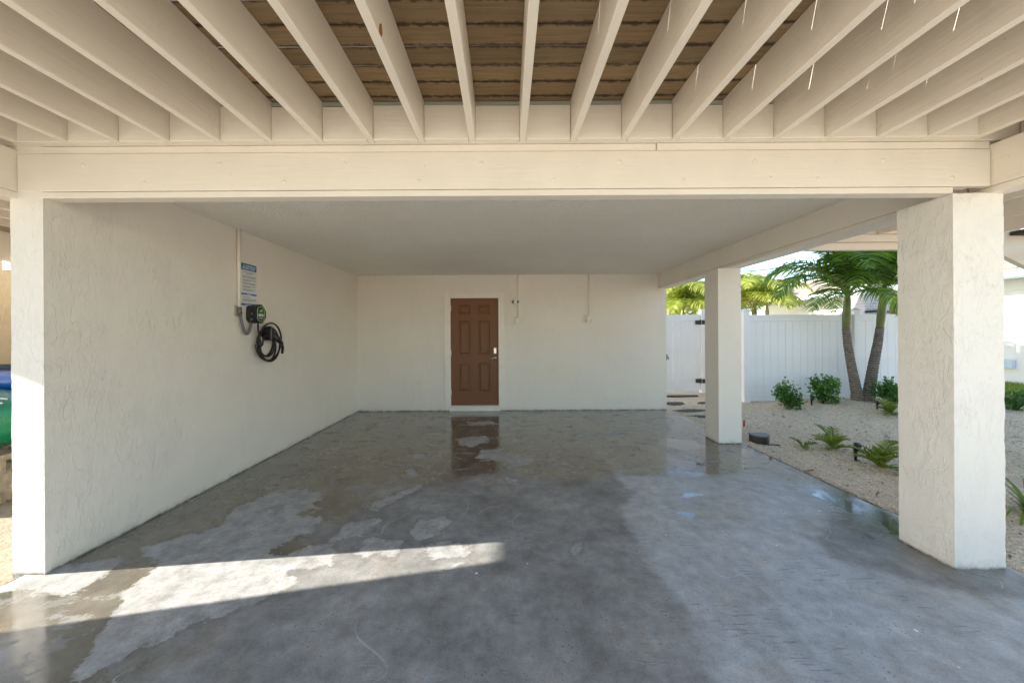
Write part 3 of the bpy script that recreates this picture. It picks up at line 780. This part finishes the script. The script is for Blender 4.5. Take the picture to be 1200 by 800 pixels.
# charger
yk, zk = wl(294, 368)
t = thing("car_charger", (XW, yk, zk), 'black wall mounted electric car charger with green outlined face', 'car charger')
def rrect(w, h, r, n=5):
    pts = []
    for cx, cz, a0 in ((w/2-r, h/2-r, 0), (-w/2+r, h/2-r, 90), (-w/2+r, -h/2+r, 180), (w/2-r, -h/2+r, 270)):
        for k in range(n+1):
            a = R(a0+90*k/n); pts.append((cx+r*math.cos(a), cz+r*math.sin(a)))
    return pts
bm = bmesh.new(); add_prism(bm, rrect(.15, .19, .05), 'X', 0, .045); link("back_plate", mesh("back_plate", bm, M_BLACK), t)
bm = bmesh.new(); add_prism(bm, rrect(.165, .21, .065), 'X', .047, .108)
bmesh.ops.bevel(bm, geom=[e for e in bm.edges if all(abs(v.co.x-.108) < 1e-5 for v in e.verts)], offset=.015, segments=3, affect='EDGES'); link("charger_body", mesh("charger_body", bm, M_BLACK), t)
bm = bmesh.new(); pr = rrect(.105, .16, .04, 4); add_tube(bm, [(.1092, p[0], p[1]) for p in pr+pr[:1]], .0035, 6); link("green_outline", mesh("green_outline", bm, M_GRN), t)
bm = bmesh.new(); add_prism(bm, [(-.025,.02),(.0,.052),(.03,.055),(.018,.02)], 'X', .1092, .111); link("leaf_logo", mesh("leaf_logo", bm, M_GRN), t)
bm = bmesh.new()
for k in range(5): add_box(bm, (.1092, -.038+k*.016, -.028), (.111, -.027+k*.016, .006 if k % 2 else .0), 0)
add_box(bm, (.1092, -.03, -.05), (.111, .03, -.043)); link("face_lettering", mesh("face_lettering", bm, M_SIGNW), t)
for s in (-.06, .0): 
    bm = bmesh.new(); add_cyl(bm, (.07, -.088, s), .012, .006, 'Y', 10); link("body_screw", mesh("body_screw", bm, M_NICKEL), t)
# flexible conduit loop
A = Vector((XW+.03, yc, zc0-.05)); B = Vector((XW+.04, yk-.05, zk-.09))
pts = []
for k in range(15):
    u = k/14; p = A.lerp(B, u); p.z = A.z*(1-u)+B.z*u - math.sin(math.pi*u)**.8*.17*(1-.0*u); pts.append(p)
o = tube("flexible_conduit", pts, .014, M_GREY, None, 10); tag(o, 'grey flexible conduit looping from the wall pipe into the charger', 'conduit')
# cable coil
yo, zo = wl(309, 401)
pts = []
p0 = Vector((XW+.07, yk+.01, zk-.107))
for k in range(9):
    u = k/8; pts.append(Vector((XW+.07-.01*u, p0.y+.012*u+.05*u*u, p0.z+(zo-.02-p0.z)*u)))
c0 = Vector((XW+.05, yo, zo))
turns = 5; n = turns*26
a_st = math.atan2(pts[-1].z-c0.z, pts[-1].y-c0.y)
for k in range(n+1):
    u = k/n; a = a_st + u*turns*2*math.pi
    q = int(u*turns); rad = .215 - .022*((q*3) % 5) + .008*math.sin(a*1.7+q)
    if u > .95: rad -= (u-.95)*1.2
    sag = .0 - .012*q
    pts.append(Vector((c0.x+.03*math.sin(q*2.1+u*9), c0.y+rad*.93*math.cos(a), c0.z+.0+rad*1.03*math.sin(a)+sag+.02*(1-math.sin(a))*.2)))
t = thing("charging_cable", c0, 'thick black charging cable coiled on the left wall below the charger', 'cable')
o = tube("cable", [p-c0 for p in pts], .0095, M_RUBBER, t, 8)
bm = bmesh.new(); add_cyl(bm, (-.05, .0, .10), .05, .09, 'X', 16); add_box(bm, (-.05, -.03, .02), (.06, .03, .17), .01); link("cable_hook", mesh("cable_hook", bm, M_BLACK), t)
bm = bmesh.new(); add_tube(bm, [(.05, .01, .10), (.08, .06, .03), (.075, .13, -.02)], [.032, .03, .022], 10); add_tube(bm, [(.075, .12, -.02), (.06, .17, -.07), (.04, .19, -.14)], [.02, .016, .013], 8); link("plug_handle", mesh("plug_handle", bm, M_BLACK, True), t)

# ------------------------------------------------------------------ right landing and stair beyond the column
t = thing("landing_frame", (4.2, 3.6, ZB), 'cream framing of the side landing beyond the right column', 'deck')
for i, (a, b) in enumerate(((0, .075), (.079, .155), (.159, .29))):
    box("edge_board", (-1.095, -.012*i, a), (.95, .05, b), M_WOOD_X, t, .003)
box("landing_deck", (-1.095, -1.6, .30), (.95, .04, .34), M_WOOD_X, t)
for k in range(4): box("landing_joist", (-1.0+k*.6, -1.6, .15), (-.962+k*.6, -.04, .299), M_WOOD_Y, t)
t = thing("side_stair", (5.14, 3.3, 0), 'cream stair stringer sloping down beyond the right column', 'stair')
def zst(x): return 2.58 - x*.53
for yy in (.28, -1.0):
    bm = bmesh.new(); add_prism(bm, [(-.1, zst(-.1)), (4.4, zst(4.4)), (4.4, max(0, zst(4.4)-.34)), (-.1, zst(-.1)-.36)], 'Y', yy, yy+.05); link("stringer", mesh("stringer", bm, M_WOOD_X), t)
for k in range(13): box("tread", (.02+k*.33, -.94, zst(k*.33+.05)-.12), (.32+k*.33, .27, zst(k*.33+.05)-.08), M_DECK, t)

# ------------------------------------------------------------------ fence and gate
def fence_run(x0, x1, y, label, seg=2.4, bw_=.148, h=1.86, post0=True):
    t = thing("vinyl_fence", (x0, y, -.03), label, 'fence')
    n = max(1, round((x1-x0)/seg)); L = (x1-x0)/n
    for i in range(n+1):
        if i == 0 and not post0: continue
        bm = bmesh.new(); add_box(bm, (-.064, -.064, 0), (.064, .064, h+.09), .004); p = link("post", mesh("post", bm, M_VINYL), t, (i*L, 0, 0))
        bm = bmesh.new(); v = [bm.verts.new(q) for q in ((-.074,-.074,h+.092),(.074,-.074,h+.092),(.074,.074,h+.092),(-.074,.074,h+.092),(0,0,h+.14),(-.074,-.074,h+.075),(.074,-.074,h+.075),(.074,.074,h+.075),(-.074,.074,h+.075))]
        for k in range(4): bm.faces.new((v[k], v[(k+1)%4], v[4])); bm.faces.new((v[5+k], v[5+(k+1)%4], v[(k+1)%4], v[k]))
        link("post_cap", mesh("post_cap", bm, M_VINYL), p)
    bmesh_ = {}
    bme = bmesh.new(); add_box(bme, (-bw_/2+.0015, -.011, 0), (bw_/2-.0015, .011, h-.24), .0025); bme = mesh("fence_board", bme, M_VINYL)
    for i in range(n):
        a, b = i*L+.066, (i+1)*L-.066
        box("rail", (a, -.025, h-.14), (b, .025, h), M_VINYL, t, .004); box("rail", (a, -.025, .03), (b, .025, .17), M_VINYL, t, .004)
        k = int((b-a)/bw_); wv = (b-a)/k
        for j in range(k):
            o = link("fence_board", bme, t, (a+wv*(j+.5), 0, .13)); o.scale = (wv/bw_, 1, 1)
    return t
fx = (873-VX)/F*7.4
fence_run(fx, fx+2*2.33, 7.4, 'white vinyl privacy fence running behind the palms and shrubs', 2.33)
fr2 = fence_run(0, 1.05, 0, 'short white fence return joining the gate to the long fence', 1.05, post0=False); fr2.location = (fx, 7.42, -.03); fr2.rotation_euler = (0, 0, R(90))
gt = thing("vinyl_gate", (3.4, 8.5, 0), 'white vinyl gate with black hinges beyond the back wall corner', 'gate')
gw = 1.30
box("gate_rail", (0, -.03, 1.74), (gw, .03, 1.90), M_VINYL, gt); box("gate_rail", (0, -.03, .07), (gw, .03, .30), M_VINYL, gt)
for k in range(8): box("gate_board", (k*gw/8+.004, -.012, .301), ((k+1)*gw/8-.004, .012, 1.739), M_VINYL, gt, .004)
for s in (0, gw-.07): box("gate_stile", (s, -.022, .301), (s+.07, .022, 1.739), M_VINYL, gt, .003)
box("gate_post", (gw+.015, -.07, 0), (gw+.14, .07, 2.03), M_VINYL, gt)
for z in (.24, 1.66):
    bm = bmesh.new(); add_box(bm, (gw-.12, -.046, z), (gw-.005, -.032, z+.1), .004); add_box(bm, (gw+.02, -.086, z), (gw+.1, -.072, z+.1), .004); add_cyl(bm, (gw+.005, -.055, z-.01), .016, .12, 'Z', 8); link("hinge", mesh("hinge", bm, M_BLACK), gt)
bm = bmesh.new(); add_box(bm, (.42, -.04, .80), (.5, -.031, .94), .004); add_tube(bm, [(.46, -.04, .9), (.50, -.075, .88), (.52, -.075, .82)], .01, 6); link("latch", mesh("latch", bm, M_BLACK), gt)

# ------------------------------------------------------------------ stepping stones
def slab_poly(name, u, v, a, b, ang, label, group):
    X, Y = px(u, v)
    bm = bmesh.new(); pts = []
    n = 9
    for k in range(n):
        t_ = 2*math.pi*k/n; r = 1+random.uniform(-.32, .2)
        x, y_ = a*math.cos(t_)*r, b*math.sin(t_)*r; pts.append((x*math.cos(ang)-y_*math.sin(ang), x*math.sin(ang)+y_*math.cos(ang)))
    add_prism(bm, pts, 'Z', 0, .045)
    bmesh.ops.bevel(bm, geom=[e for e in bm.edges if all(vv.co.z > .04 for vv in e.verts)], offset=.008, segments=1, affect='EDGES')
    o = link(name, mesh(name, bm, M_SLATE), None, (X, Y, -.062)); tag(o, label, 'stone', group); return o
G = 'dark stepping stones by the gate'
slab_poly("stepping_stone", 800, 462.5, .42, .10, .05, 'long dark slate strip lying right against the foot of the gate', G)
slab_poly("stepping_stone", 791, 471, .26, .16, 0, 'dark slate stepping stone nearest the back wall corner', G)
slab_poly("stepping_stone", 824, 470.5, .2, .1, .3, 'small dark slate stone half hidden behind the farther column, nearer the gate', G)
slab_poly("stepping_stone", 809, 479.5, .30, .12, .1, 'wide dark slate stepping stone in the middle of the gravel path', G)
slab_poly("stepping_stone", 826, 486.5, .22, .12, -.1, 'dark slate stone beside the farther column base, closest to the slab', G)

# ------------------------------------------------------------------ garden box, stakes
X, Y = px(897.5, 518)
t = thing("valve_box", (X, Y+.1, -.03), 'low black plastic box with grey lid on gravel beside the farther column', 'box')
t.scale = (.85, .85, .8)
D = [(-.14, -.02)] + [(-.14+.28*k/10, -.02-.10*math.sin(math.pi*k/10)) for k in range(1, 10)] + [(.14, -.02), (.13, .10), (-.13, .10)]
bm = bmesh.new(); add_prism(bm, [(a*.92, b*.92) for a, b in D], 'Z', -.02, .11); link("box_body", mesh("box_body", bm, M_BLACK), t)
bm = bmesh.new(); add_prism(bm, D, 'Z', .111, .135); link("box_lid", mesh("box_lid", bm, plain("grey_lid", (.11, .12, .13), .35)), t)
tube("box_cord", [(.03, -.12, .0), (.10, -.16, .012), (.16, -.2, .01)], .008, M_BLACK, t, 6)
def path_light(u, v, h, label, head=False):
    X, Y = px(u, v); t = thing("path_light", (X, Y, gz(X, Y)), label, 'garden light', 'black garden stake lights')
    tube("stake", [(0, 0, -.03), (0, 0, h*.6), (.003, 0, h)], [.012, .016, .02], M_BLACK, t, 8)
    bm = bmesh.new(); add_tube(bm, [(0, 0, h*.55), (.0, -.02, h*.8), (.0, -.035, h*1.02)], [.022, .03, .036], 10); link("lamp_head", mesh("lamp_head", bm, M_BLACK, True), t)
    if head: tube("lead_wire", [(0, 0, .02), (.03, -.02, .0), (.06, -.02, -.01)], .006, M_BLACK, t, 5)
path_light(1002.5, 535, .20, 'black stake light between the two nearest spiky plants', True)
path_light(951, 477, .17, 'black stake light in front of the second leafy shrub')
path_light(1028, 483, .16, 'black stake light beside the leaning palm trunk')
X, Y = px(872, 497); o = tube("marker_stake", [(X, Y, -.03), (X, Y, .07)], .012, M_RED, None, 6); tag(o, 'tiny red marker stake in gravel behind the farther column', 'stake')
# fallen leaves
X, Y = px(949, 551); 
for (u, v, rz, lb) in ((949, 551, .3, 'dry reddish leaf lying on gravel right of the farther column'), (918, 488, 1.2, 'dry dark leaf lying on gravel in front of the first leafy shrub'), (903, 537, .9, 'dry brown leaf lying at the slab edge near the farther column')):
    X, Y = px(u, v); bm = bmesh.new()
    vs = [bm.verts.new(p) for p in ((-.07,0,.01),(-.03,.016,.014),(.03,.014,.012),(.07,0,.02),(.03,-.014,.016),(-.03,-.016,.018))]; bm.faces.new(vs)
    ex = bmesh.ops.extrude_face_region(bm, geom=bm.faces[:]); [setattr(v.co, 'z', v.co.z+.003) for v in ex['geom'] if isinstance(v, bmesh.types.BMVert)]
    o = link("fallen_leaf", mesh("fallen_leaf", bm, M_CHIP), None, (X, Y, gz(X, Y)+.005)); o.rotation_euler = (0, 0, rz); tag(o, lb, 'leaf', 'fallen leaves on the gravel')

Vs = []; Fs = []
for k in range(420):
    x = random.uniform(3.2, 8.2); y = random.uniform(1.8, 7.2); z = gz(x, y)+.008; a = random.random()*6.28; l = random.uniform(.012, .045); q = len(Vs)
    c_, s_n = math.cos(a)*l, math.sin(a)*l
    Vs += [(x-c_, y-s_n, z), (x+s_n*.25, y-c_*.25, z+.006), (x+c_, y+s_n, z+.004), (x-s_n*.25, y+c_*.25, z+.002)]; Fs.append((q, q+1, q+2, q+3))
tag(link("leaf_litter", npmesh("leaf_litter", Vs, Fs, plain("dry_litter", (.11, .07, .035), .8, var=.5, scale=3))), 'scraps of dry brown leaf scattered over the pale gravel', 'leaf litter', kind='stuff')
# ------------------------------------------------------------------ palms
def frond_mesh(L, e0, e1, nl, ll, lw_, mat, droop=.6, seed=0, spread=.9):
    rnd = random.Random(seed); V = []; Fq = []
    N = 26; P = []; p = Vector((0, 0, 0)); ang = e0
    for i in range(N+1):
        P.append((p.copy(), ang)); u = i/N; ang = e0 + (e1-e0)*u**1.3; p = p + Vector((math.cos(ang), 0, math.sin(ang)))*(L/N)
    def at(u):
        f = u*N; i = min(int(f), N-1); a, b = P[i], P[i+1]; k = f-i
        return a[0].lerp(b[0], k), a[1]*(1-k)+b[1]*k
    # rachis as 4-sided tube
    for i in range(N+1):
        q, a = P[i]; r = .016*(1-i/N)+.003; up = Vector((-math.sin(a), 0, math.cos(a)))
        for s in ((0, 1), (1, 0), (0, -1), (-1, 0)): V.append(q+up*(s[1]*r)+Vector((0, s[0]*r, 0)))
    for i in range(N):
        for k in range(4): Fq.append((4*i+k, 4*i+(k+1)%4, 4*i+4+(k+1)%4, 4*i+4+k))
    for j in range(nl):
        u = .12+.88*(j+.5)/nl
        q, a = at(u); fwd = Vector((math.cos(a), 0, math.sin(a))); up = Vector((-math.sin(a), 0, math.cos(a)))
        env = math.sin(math.pi*min(1, .18+u*.86))**.6
        for s in (-1, 1):
            l = ll*env*rnd.uniform(.8, 1.1); wd = lw_*rnd.uniform(.8, 1.15)
            d0 = (Vector((0, s*spread, 0)) + fwd*rnd.uniform(.45, .7) + up*rnd.uniform(.1, .5)).normalized()
            pr = q.copy(); dirv = d0.copy(); k0 = len(V); wv = (fwd*.8+up*.5*s*rnd.uniform(-1,1)).normalized()
            for m in range(4):
                t_ = m/3; ww = wd*(.55, 1.0, .75, .06)[m]
                V.append(pr+wv*ww/2); V.append(pr-wv*ww/2)
                dirv = (dirv + Vector((0, 0, -droop*(.35+.5*t_)*rnd.uniform(.7, 1.3)))).normalized(); pr = pr+dirv*(l/3)
            for m in range(3): Fq.append((k0+2*m, k0+2*m+1, k0+2*m+3, k0+2*m+2))
    return npmesh("frond", [tuple(v) for v in V], Fq, mat)
def trunk_mesh(pts, rads, mat, seg=16, ring=.0, name="trunk"):
    bm = bmesh.new(); fine = []; fr_ = []
    n = 46
    for i in range(n+1):
        u = i/n*(len(pts)-1); k = min(int(u), len(pts)-2); f = u-k; f2 = f
        fine.append(Vector(pts[k]).lerp(Vector(pts[k+1]), f2)); r = rads[k]*(1-f)+rads[k+1]*f
        fr_.append(r*(1+ring*(1 if i % 2 else -1)))
    add_tube(bm, fine, fr_, seg); return mesh(name, bm, mat, True)
def palm(loc, pts, rads, shaft_pts, shaft_r, fronds, mat, label, cat='palm', group=None, ring=.03):
    t = thing("palm_tree", loc, label, cat, group)
    link("trunk", trunk_mesh(pts, rads, M_TRUNK, ring=ring), t)
    if shaft_pts: link("crownshaft", trunk_mesh(shaft_pts, shaft_r, M_SHAFT, 14, name="crownshaft"), t)
    top = Vector(shaft_pts[-1] if shaft_pts else pts[-1])
    for (me_, az, sc_) in fronds:
        o = link("frond", me_, t, top-Vector((0, 0, random.uniform(0, .08)))); o.rotation_euler = (random.uniform(-.15, .15), random.uniform(-.1, .1), R(az)); o.scale = (sc_,)*3
    return t
FM = [frond_mesh(1.9, R(70), R(-75), 52, .58, .034, M_PALM, .6, 1), frond_mesh(1.7, R(50), R(-85), 52, .56, .034, M_PALM, .7, 2),
      frond_mesh(1.5, R(25), R(-85), 46, .5, .034, M_PALM, .8, 3), frond_mesh(1.6, R(85), R(10), 46, .5, .034, M_PALM, .5, 4)]
def P3(u, v, d):   # world point seen at photo px at depth d
    du, dv = u-VX, v-VY; return Vector(((du-ROLL*dv)*d/F, d, HC-(dv+ROLL*du)*d/F))
d1 = 7.0
b = P3(1006, 478, d1); q = [P3(1006,482,d1), P3(1004,460,d1), P3(998,430,d1), P3(993,402,d1), P3(991.5,384,d1)]; s_ = [P3(991.5,387,d1), P3(992,370,d1), P3(993,352,d1), P3(993,344,d1)]
pl = [(p-b) for p in q]; sl = [(p-b) for p in s_]
azs = [(178,1,1.05),(158,0,1.0),(200,2,.9),(235,0,1.0),(262,2,.95),(300,1,.95),(20,1,.9),(60,2,.9),(110,0,.9),(190,3,.95),(330,3,.9),(170,3,1.05),(215,3,1.0),(145,0,1.0),(0,3,1.0),(250,3,.9)]
palm(b, pl, [.125,.088,.074,.066,.062], sl, [.06,.068,.055,.04], [(FM[k], a, s) for a, k, s in azs], M_PALM, 'left palm of the pair, trunk curving up left to a green crownshaft', group='pair of young palms by the fence')
b = P3(1018, 478, d1); q = [P3(1016,481,d1), P3(1019,455,d1), P3(1024,425,d1), P3(1029,400,d1), P3(1031,384,d1)]; s_ = [P3(1031,387,d1), P3(1033,366,d1), P3(1036,342,d1), P3(1037,334,d1)]
pl = [(p-b) for p in q]; sl = [(p-b) for p in s_]
azs = [(170,0,.9),(205,1,.95),(150,3,1.0),(240,0,.9),(272,2,1.0),(305,0,1.0),(335,1,1.0),(5,2,.9),(40,1,1.0),(80,0,.9),(255,3,1.0),(350,3,1.0),(180,3,1.05),(195,0,1.0),(30,3,1.0),(290,3,1.0)]
palm(b, pl, [.12,.092,.08,.07,.064], sl, [.06,.068,.055,.04], [(FM[k], a, s) for a, k, s in azs], M_PALM, 'right palm of the pair, grey trunk leaning right toward the near column', group='pair of young palms by the fence')
# far sunny palms
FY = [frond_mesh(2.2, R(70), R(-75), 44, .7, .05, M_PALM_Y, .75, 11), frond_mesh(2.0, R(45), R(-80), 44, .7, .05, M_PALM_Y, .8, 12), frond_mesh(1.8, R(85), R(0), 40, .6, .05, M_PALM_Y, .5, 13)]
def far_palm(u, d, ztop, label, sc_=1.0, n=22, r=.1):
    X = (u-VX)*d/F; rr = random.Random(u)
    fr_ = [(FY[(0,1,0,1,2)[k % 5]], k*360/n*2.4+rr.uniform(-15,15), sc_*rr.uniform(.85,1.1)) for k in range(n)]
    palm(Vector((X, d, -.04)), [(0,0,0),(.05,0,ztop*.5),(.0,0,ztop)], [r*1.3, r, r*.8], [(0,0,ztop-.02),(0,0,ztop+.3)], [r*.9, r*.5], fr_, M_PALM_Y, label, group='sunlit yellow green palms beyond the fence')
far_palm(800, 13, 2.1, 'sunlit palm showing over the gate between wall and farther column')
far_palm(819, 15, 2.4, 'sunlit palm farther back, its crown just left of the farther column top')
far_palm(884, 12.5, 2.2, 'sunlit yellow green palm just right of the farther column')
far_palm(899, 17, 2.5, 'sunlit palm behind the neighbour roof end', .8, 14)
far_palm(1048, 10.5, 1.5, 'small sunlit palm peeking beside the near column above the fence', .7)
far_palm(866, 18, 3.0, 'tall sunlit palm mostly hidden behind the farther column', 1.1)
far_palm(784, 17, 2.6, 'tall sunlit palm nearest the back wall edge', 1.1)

# ------------------------------------------------------------------ leafy shrubs
def shrub(u, v, w_, h_, label, seed, mat=M_SHRUB, n=850):
    X, Y = px(u, v); Z = gz(X, Y); rr = random.Random(seed); t = thing("leafy_shrub", (X, Y, Z), label, 'shrub', 'leafy shrubs along the fence')
    tips = []
    for k in range(18):
        a = rr.random()*6.28; rad = w_/2*rr.uniform(.2, 1); hh = h_*rr.uniform(.55, 1.0)*(1-.25*rad/(w_/2)); 
        e = Vector((math.cos(a)*rad, math.sin(a)*rad, hh if k % 3 else hh*rr.uniform(.3, .6))); m_ = Vector((e.x*.6, e.y*.6, e.z*.42))
        tips.append((m_, e))
    bm = bmesh.new()
    for m_, e in tips: add_tube(bm, [(0,0,-.02), m_, e], [.009, .006, .003], 5)
    link("stems", mesh("stems", bm, M_BARK), t)
    V = []; Fq = []
    for k in range(n):
        m_, e = rr.choice(tips); u_ = rr.random()**.6; p = m_.lerp(e, u_) if u_ > .15 else Vector((0,0,0)).lerp(m_, rr.uniform(.3, 1))
        p = p + Vector((rr.gauss(0,1), rr.gauss(0,1), rr.gauss(0,.9)))*.045
        d = Vector((rr.gauss(0,1), rr.gauss(0,1), rr.gauss(.4,.7))).normalized(); s = d.cross(Vector((rr.gauss(0,1), rr.gauss(0,1), rr.gauss(0,1)))).normalized()
        l = rr.uniform(.045, .08); wd = l*.32; nn = d.cross(s)*l*.12; k0 = len(V)
        V += [p, p+d*l*.5+s*wd+nn, p+d*l, p+d*l*.5-s*wd+nn]; Fq.append((k0, k0+1, k0+2, k0+3))
    link("foliage", npmesh("foliage", [tuple(q) for q in V], Fq, mat), t)
shrub(924, 480, .38, .58, 'leafy green shrub leftmost of the three against the fence', 1)
shrub(967, 476, .42, .62, 'leafy green shrub between the leftmost shrub and the palm trunks', 2, n=950)
shrub(1042, 477, .42, .52, 'leafy green shrub right of the palm trunks, partly behind the near column', 3)
shrub(1192, 478, .5, .4, 'low leafy shrub at the right edge of the picture by the lawn', 4, n=500)
def coontie(u, v, L, label, seed, n=9, azr=None, mat=M_CYCAD):
    X, Y = px(u, v); t = thing("spiky_plant", (X, Y, gz(X, Y)), label, 'plant', 'small spiky leaved plants in the gravel')
    rr = random.Random(seed)
    ms = [frond_mesh(L, R(70), R(0), 15, L*.34, .022, mat, .12, seed*7+k, .7) for k in range(2)]+[frond_mesh(L*.9, R(35), R(-25), 15, L*.34, .022, mat, .12, seed*7+3, .7)]
    for k in range(n):
        o = link("frond", ms[k % 3], t); o.rotation_euler = (rr.uniform(-.25,.25), rr.uniform(-.2,.3), 2*math.pi*k/n+rr.uniform(-.3,.3)); s = rr.uniform(.75, 1.1); o.scale = (s, s, s)
coontie(976, 523, .36, 'small palm like plant left of the nearest black stake light', 1, 9)
coontie(941, 521, .22, 'single low frond sprouting from gravel left of the palm like plant', 2, 3)
coontie(1032, 543, .36, 'low spiky plant partly hidden by the near column', 3, 11)
coontie(1044, 488, .34, 'yellow green spiky plant in front of the right shrub', 4, 9)
# strap leaf plant at right edge
def strap(u, v, label, L=.55, n=34):
    X, Y = px(u, v); t = thing("strap_leaf_plant", (X, Y, gz(X, Y)), label, 'plant'); rr = random.Random(5)
    for k in range(n):
        V = []; Fq = []; a = rr.random()*6.28; e = R(rr.uniform(35, 80)); p = Vector((0,0,0)); l = L*rr.uniform(.6,1.1); sd_ = Vector((-math.sin(a), math.cos(a), 0))
        for m in range(8):
            ww = .028*(1-(m/7.2)**2)+.001; V += [p+sd_*ww/2, p-sd_*ww/2]; p = p+Vector((math.cos(a)*math.cos(e), math.sin(a)*math.cos(e), math.sin(e)))*(l/7); e -= R(15)
        for m in range(7): Fq.append((2*m, 2*m+1, 2*m+3, 2*m+2))
        link("strap_leaf", npmesh("strap_leaf", [tuple(q) for q in V], Fq, M_CYCAD, True), t)
strap(1206, 600, 'arching strap leaved green plant at the right edge beyond the near column')

# ------------------------------------------------------------------ neighbour house
nh = thing("neighbor_house", (14.6, 12.6, 0), 'white single storey house next door with pale shingle roof, beyond the fence', 'house')
NL = 7.0
nsc = 9; hh = 2.95/nsc
for k in range(nsc):
    bm = bmesh.new(); z0 = k*hh; add_prism(bm, [(0, z0+.004), (-.022, z0+.004), (-.004, z0+hh-.004), (0, z0+hh-.004)], 'Y', -NL, NL); link("siding_board", mesh("siding_board", bm, M_SIDING), nh)
box("house_body", (.001, -NL+.01, -.04), (7.5, NL-.01, 2.99), M_SIDING, nh, 0)
box("fascia", (-1.14, -NL-.3, 2.93), (-1.10, NL+.3, 3.13), M_FASCIA, nh)
box("soffit", (-1.099, -NL-.29, 2.95), (.0, NL+.29, 2.965), M_FASCIA, nh, 0)
bm = bmesh.new(); add_prism(bm, [(-1.18, 3.135), (3.7, 4.75), (8.2, 3.135), (8.2, 3.05), (3.7, 4.66), (-1.1, 3.05)], 'Y', -NL-.35, NL+.35); rf = link("roof", mesh("roof", bm, M_SHINGLE), nh)
bm = bmesh.new(); add_prism(bm, [(.01, 3.0), (3.7, 4.5), (7.4, 3.0)], 'Y', -NL, NL); link("gable_wall", mesh("gable_wall", bm, M_SIDING), nh)
for k, yy in enumerate((1.0, 4.2)):
    w_ = box("window", (-.06, yy, 1.1), (-.024, yy+1.1, 2.1), M_FASCIA, nh); box("pane", (-.064, yy+.06, 1.16), (-.0605, yy+1.04, 2.04), plain("window_glass", (.05, .07, .09), .08), w_, 0); 
    w_.children[0].location = w_.children[0].location - w_.location
box("wall_vent", (-.14, -2.62, .38), (-.03, -2.2, .62), M_FASCIA, nh)
# grey block chimney with a rounded top
X = (1015-VX)*9.8/F
ch = thing("block_chimney", (X, 9.8, 0), 'grey block chimney with rounded top seen between the two palm trunks', 'chimney')
def mat_block():
    M = NM("grey_block"); b_ = M.n('ShaderNodeTexBrick'); M.L(M.mapping(M.co(), (1,1,1), None, (R(90), 0, 0)), b_.inputs[0]); b_.inputs['Scale'].default_value = 3.2
    b_.inputs['Color1'].default_value = (.30,.31,.33,1); b_.inputs['Color2'].default_value = (.42,.43,.45,1); b_.inputs['Mortar'].default_value = (.55,.55,.55,1)
    M.set(Base_Color=b_.outputs[0], Roughness=.8, Normal=M.bump(M.noise(M.co(), 25, 4), .8, .01)); return M.m
MB_ = mat_block()
ar = [(-.34, 0), (.34, 0), (.34, 2.45)] + [(.34*math.cos(R(a)), 2.45+.42*math.sin(R(a))) for a in range(15, 180, 15)] + [(-.34, 2.45)]
bm = bmesh.new(); add_prism(bm, ar, 'Y', -.3, .3); link("chimney_body", mesh("chimney_body", bm, MB_), ch)
tube("chimney_band", [(-.35, -.32, 2.0), (0, -.35, 2.02), (.35, -.32, 2.0)], .03, M_BLACK, ch)
# far white building seen over the gate
fh = thing("distant_house", (15.5, 27, 0), 'distant white house glimpsed over the gate behind the palms', 'house')
box("house_wall", (-3.2, 0, 0), (3.2, 6, 3.3), M_SIDING, fh, 0)
bm = bmesh.new(); add_prism(bm, [(-3.6, 3.31), (3.6, 3.31), (0, 4.6)], 'Y', -.4, 6.3); link("house_roof", mesh("house_roof", bm, M_SHINGLE), fh)
for x in (-2.2, -.4, 1.4): box("window", (x, -.04, 1.2), (x+.9, -.002, 2.3), M_GREY, fh)
# utility line
for (z0, z1, lb) in ((4.3, 4.9, 'thin dark utility line crossing the sky above the neighbour roof'),):
    o = tube("utility_line", [(6, 17, z0), (12, 17, (z0+z1)/2-.15), (20, 17, z1+.4)], .02, M_BLACK); tag(o, lb, 'wire')
# hedge far behind
def hedge(x0, x1, y, h, label, seed):
    rr = random.Random(seed); V = []; Fq = []
    for k in range(5200):
        p = Vector((rr.uniform(x0, x1), y+rr.uniform(-.7, .7), 0)); p.z = h*rr.random()**.7*(.8+.25*math.sin(p.x*1.3+seed))
        d = Vector((rr.gauss(0,1), rr.gauss(0,1), rr.gauss(.3,.7))).normalized(); s = d.cross(Vector((rr.gauss(0,1), rr.gauss(0,1), rr.gauss(0,1)))).normalized()
        l = rr.uniform(.15, .3); k0 = len(V); V += [p, p+d*l*.5+s*l*.3, p+d*l, p+d*l*.5-s*l*.3]; Fq.append((k0, k0+1, k0+2, k0+3))
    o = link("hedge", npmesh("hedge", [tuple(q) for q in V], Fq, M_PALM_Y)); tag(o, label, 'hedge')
hedge(5.5, 13, 20.5, 2.9, 'bushy sunlit hedge far behind the gate', 1)
